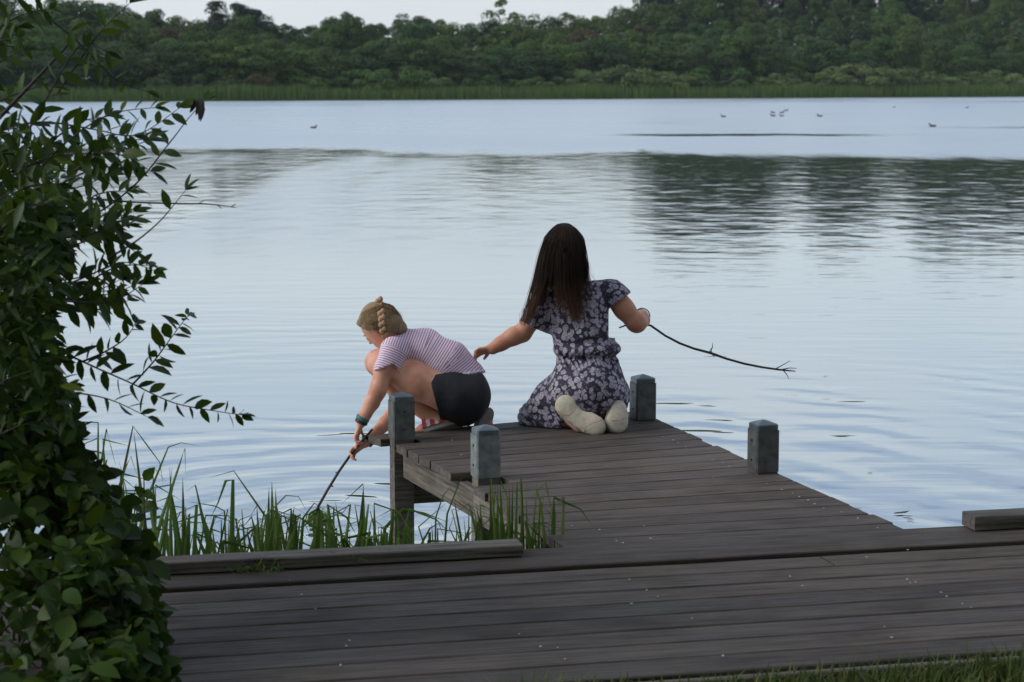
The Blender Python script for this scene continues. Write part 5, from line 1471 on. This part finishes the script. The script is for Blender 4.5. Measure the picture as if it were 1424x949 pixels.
# single trees that stand out
tree('pine_tree', 'pine', 306, 30, 2, 'pine', 'dark pine with flat top left of the taller pair on the left skyline', wide=0.6)
tree('pine_tree', 'pine', 345, 34, -2, 'pine', 'tallest dark pine on the left skyline', wide=0.6)
tree('pine_tree', 'pine', 366, 36, 6, 'pine', 'thin dark pine right of the tallest pine on the left skyline', wide=0.6)
tree('loose_tree', 'loose', 697, 34, -4, 'light', 'pale thin crowned tree with sky showing through on the middle skyline')
tree('loose_tree', 'loose', 482, 33, 11, 'dark', 'thin crowned tree right of the dip in the skyline')
tree('birch_tree', 'loose', 557, 13, 30, 'dark', 'slender tree with a pale straight trunk on the left far shore', trunk='birch')
for x, y in [(908, -62), (928, -74), (950, -80), (972, -86), (996, -78), (1016, -84), (1040, -80), (1060, -66), (1085, -36), (1110, -34), (1132, -62), (1150, -80), (1172, -84), (1196, -70), (1212, -50), (1234, -34), (1250, -38), (1268, -66), (1286, -84), (1308, -92), (1330, -84), (1352, -80), (1376, -90), (1400, -86), (1424, -82), (1448, -88), (1475, -80), (1520, -80)]:
    tree('pine_tree', 'pine', x, rt.uniform(62, 80), y, 'pine', 'tall dark pine on top of the wooded hill at right', 'tree', 'pines crowning the hill')
for x, y in [(915, -48), (945, -60), (980, -70), (1012, -62), (1046, -58), (1092, -30), (1140, -52), (1168, -66), (1200, -46), (1240, -30), (1280, -58), (1315, -74), (1350, -66), (1385, -74), (1420, -70), (1455, -72), (1500, -66), (1560, -66)]:
    tree('broadleaf_tree', rt.choice(['round', 'tall']), x, rt.uniform(72, 84), y, 'dark', 'tall dark broadleaf tree among the pines on the hill top', 'tree', 'broadleaf trees on the hill top', wide=1.3)
tree('broadleaf_tree', 'round', 1398, 14, 50, 'oak', 'mid green tree behind the bushes near the right frame edge', 'tree', wide=1.2)
tree('broadleaf_tree', 'round', 1412, 30, 30, 'dark', 'dark green tree on the slope near the right frame edge', 'tree', wide=1.2)
# shoreline bushes
for (x, y, mt, lab) in [(512, 92, 'light', 'yellowish bush above the reeds left of centre'), (545, 86, 'light', 'taller yellowish bush above the reeds left of centre'), (582, 93, 'willow', 'dull bush between the yellowish bushes and the centre'), (352, 96, 'rust', 'brownish bush above the far left reeds'), (250, 94, 'dark', 'dark bush above the far left reeds'), (300, 98, 'dark', 'low dark bush above the far left reeds'),
    (420, 99, 'oak', 'low green bush above the reeds behind the swan'), (650, 96, 'oak', 'green bush above the reeds at mid shore'), (740, 104, 'oak', 'low bush left of the pale willows at mid shore'),
    (812, 92, 'willow', 'leftmost of the pale willow bushes at mid shore'), (850, 86, 'willow', 'tallest of the pale willow bushes at mid shore'), (888, 90, 'willow', 'third pale willow bush at mid shore'), (922, 96, 'willow', 'rightmost of the pale willow bushes at mid shore'),
    (985, 84, 'oak', 'dark green bush between the two willow groups'), (1072, 98, 'willow', 'low leftmost bush of the right willow group'), (1102, 94, 'willow', 'second bush of the right willow group'), (1140, 92, 'willow', 'third bush of the right willow group'), (1182, 82, 'willow', 'tallest bush of the right willow group'), (1218, 90, 'willow', 'bush right of the tallest in the right willow group'), (1254, 90, 'willow', 'round bush of the right willow group'), (1290, 99, 'willow', 'low last bush of the right willow group'),
    (1345, 96, 'willow', 'willow bush left in the group at the right frame edge'), (1385, 94, 'willow', 'middle willow bush at the right frame edge'), (1424, 94, 'willow', 'willow bush cut by the right frame edge')]:
    tree('willow_bush' if mt == 'willow' else 'shore_bush', 'shrub', x, rt.uniform(2.5, 5.5), y, mt, lab, 'bush', 'bushes along the far shore', wide=1.15)
# reed bed at the far waterline
n = 26000
c = rn.uniform(-70, 300, n); d = rn.uniform(-6.5, 1.5, n)
P = S0[None] + np.outer(c, SU) + np.outer(d, SN); P[:, 2] = WATER_Z - 0.1
hgt = np.array([1.85 + 0.45 * mnoise.noise(Vector((q * 0.05, 0, 0))) + 0.45 * mnoise.noise(Vector((q * 0.31, 4, 0))) for q in c]) + rn.normal(0, .22, n)
hgt *= 1.0 + 0.12 * np.clip((c - 40) / 120, 0, 1)
a = rn.uniform(0, np.pi, n); S = np.stack((np.cos(a), np.sin(a), np.zeros(n)), 1) * rn.uniform(.035, .085, (n, 1)); L = rn.normal(0, .16, (n, 3)); L[:, 2] = 0
V = np.stack((P - S, P + S, P + L * .5 + S * .8 + np.array((0, 0, .65)) * hgt[:, None], P + L * .5 - S * .8 + np.array((0, 0, .65)) * hgt[:, None], P + L + np.array((0, 0, 1.)) * hgt[:, None] + S * .15, P + L + np.array((0, 0, 1.)) * hgt[:, None] - S * .15), 1).reshape(-1, 3)
i = np.arange(n)[:, None] * 6
Fq = np.concatenate((i + np.array((0, 1, 2, 3)), i + np.array((3, 2, 4, 5))))
tag(obj('reed_bed', mesh_np('reed_bed', V, Fq), M['far_reed']), 'long green reed bed lining the far shore', 'reeds', kind='stuff')

# ================================================================== BIRDS
def bird(neck):
    v = Vol(0.018)
    v.ell((0, 0, .06), (.20, .10, .085), None, .03); v.cone((-.16, 0, .09), (-.25, 0, .12), .05, .015, .03)
    if neck:
        v.cone((.16, 0, .09), (.20, 0, .25), .045, .035, .03); v.cone((.20, 0, .25), (.15, 0, .40), .033, .03, .02); v.cone((.15, 0, .40), (.20, 0, .47), .03, .038, .02); v.cone((.20, 0, .47), (.29, 0, .44), .03, .012, .01)
    else:
        v.cone((.15, 0, .10), (.19, 0, .20), .045, .04, .03); v.ell((.205, 0, .215), (.058, .045, .045), None, .02); v.cone((.24, 0, .21), (.30, 0, .20), .022, .012, .01)
    V, Fc = v.mesh(1); return mesh_np('bird', V, Fc, True)
dk = bird(False); dk.materials.append(M['duck']); swm = bird(True); swm.materials.append(M['swan'])
birds = [(436, 178.5, 'd', 0, .9, 'lone dark duck on open water left of centre'), (1006, 163, 'd', 1, 1, 'dark duck left of the small flock'), (1075, 157.5, 'd', 1, 1, 'back left duck of the flock of five'), (1075, 162, 'd', 1, 1.05, 'front left duck of the flock of five'), (1087, 157.5, 'd', 0, 1, 'back middle duck of the flock of five'), (1087, 162, 'd', 1, .9, 'front right duck of the flock of five'), (1093, 154.5, 'd', 0, 1, 'rearmost duck of the flock of five'), (1140, 162.5, 'd', 1, 1.1, 'dark duck right of the flock of five'), (1297, 176.5, 'd', 1, 1.05, 'nearest dark duck at the right on the slick'), (1345, 150.5, 'd', 0, .9, 'far dark duck at the right'), (1243, 150, 'd', 0, .8, 'faint far duck between the flock and the right edge'),
         (415, 138.6, 's', 1, 1.5, 'white swan by the left reed bed'), (971, 136.6, 's', 1, 1.3, 'white swan by the reed bed right of centre')]
for (x, y, k, fl, s, lab) in birds:
    p = on(x, y, WATER_Z); o = bpy.data.objects.new('duck' if k == 'd' else 'swan', dk if k == 'd' else swm); COL.objects.link(o)
    o.location = (p[0], p[1], WATER_Z - .012); o.scale = (s * (.72 if k == 'd' else 1.),) * 3; o.rotation_euler = (0, 0, math.pi + rt.uniform(-.3, .3) if fl else rt.uniform(-.3, .3))
    tag(o, lab, 'bird', 'ducks out on the lake' if k == 'd' else 'swans by the far reeds')

# ================================================================== TREES BEHIND THE VIEWER (unseen, added to shade the bank and the boardwalk)
for (x, y, s, lab) in [(-4.5, -9.0, 1.15, 'tall unseen tree added for shade behind the viewer, left'), (2.5, -10.0, 1.3, 'tall unseen tree added for shade behind the viewer, middle'), (9.0, -8.0, 1.2, 'tall unseen tree added for shade behind the viewer, right'), (15, -3.0, 1.1, 'unseen tree added for shade to the right of the viewer'), (-12, -8.0, 1.1, 'unseen tree added for shade to the left of the viewer')]:
    me, tm = rt.choice(LIB['round']); o = thing('shade_tree', lab, 'tree', (x, y, -0.1)); o.scale = (s * 1.15, s * 1.15, s); o.rotation_euler = (0, 0, rt.uniform(0, 6))
    for nm, m_, mt in (('crown', me, FOL['oak']), ('trunk', tm, M['trunk'])):
        q = bpy.data.objects.new(nm, with_mat(m_, mt.name, mt)); COL.objects.link(q); q.parent = o

# trees that look alike are told apart by their place in the row
from collections import defaultdict
same = defaultdict(list)
for o in COL.objects:
    if o.parent is None and o.get('category') == 'tree': same[o['label']].append(o)
for lab, os_ in same.items():
    if len(os_) > 1:
        os_.sort(key=lambda o: o.location[0] / o.location[1])
        for k, o in enumerate(os_):
            n_ = k + 1; suf = 'th' if 10 <= n_ % 100 <= 20 else {1: 'st', 2: 'nd', 3: 'rd'}.get(n_ % 10, 'th')
            o['label'] = lab + ', %d%s from left' % (n_, suf)
# ================================================================== AIR
lo_, hi_ = (-720, -60, -6.0), (780, 900, 62.0)
b = MB(); b.box([(a + c) / 2 for a, c in zip(lo_, hi_)], [(c - a) / 2 for a, c in zip(lo_, hi_)])
hm = bpy.data.materials.new('haze'); hm.use_nodes = True; hn = hm.node_tree; hn.nodes.clear()
pv = hn.nodes.new('ShaderNodeVolumePrincipled'); pv.inputs['Color'].default_value = (0.86, 0.92, 1.0, 1); pv.inputs['Density'].default_value = 0.00012; pv.inputs['Anisotropy'].default_value = 0.2
ho_ = hn.nodes.new('ShaderNodeOutputMaterial'); hn.links.new(pv.outputs[0], ho_.inputs['Volume'])
tag(b.build('haze', hm), 'thin evening haze over the lake', 'haze', kind='stuff')
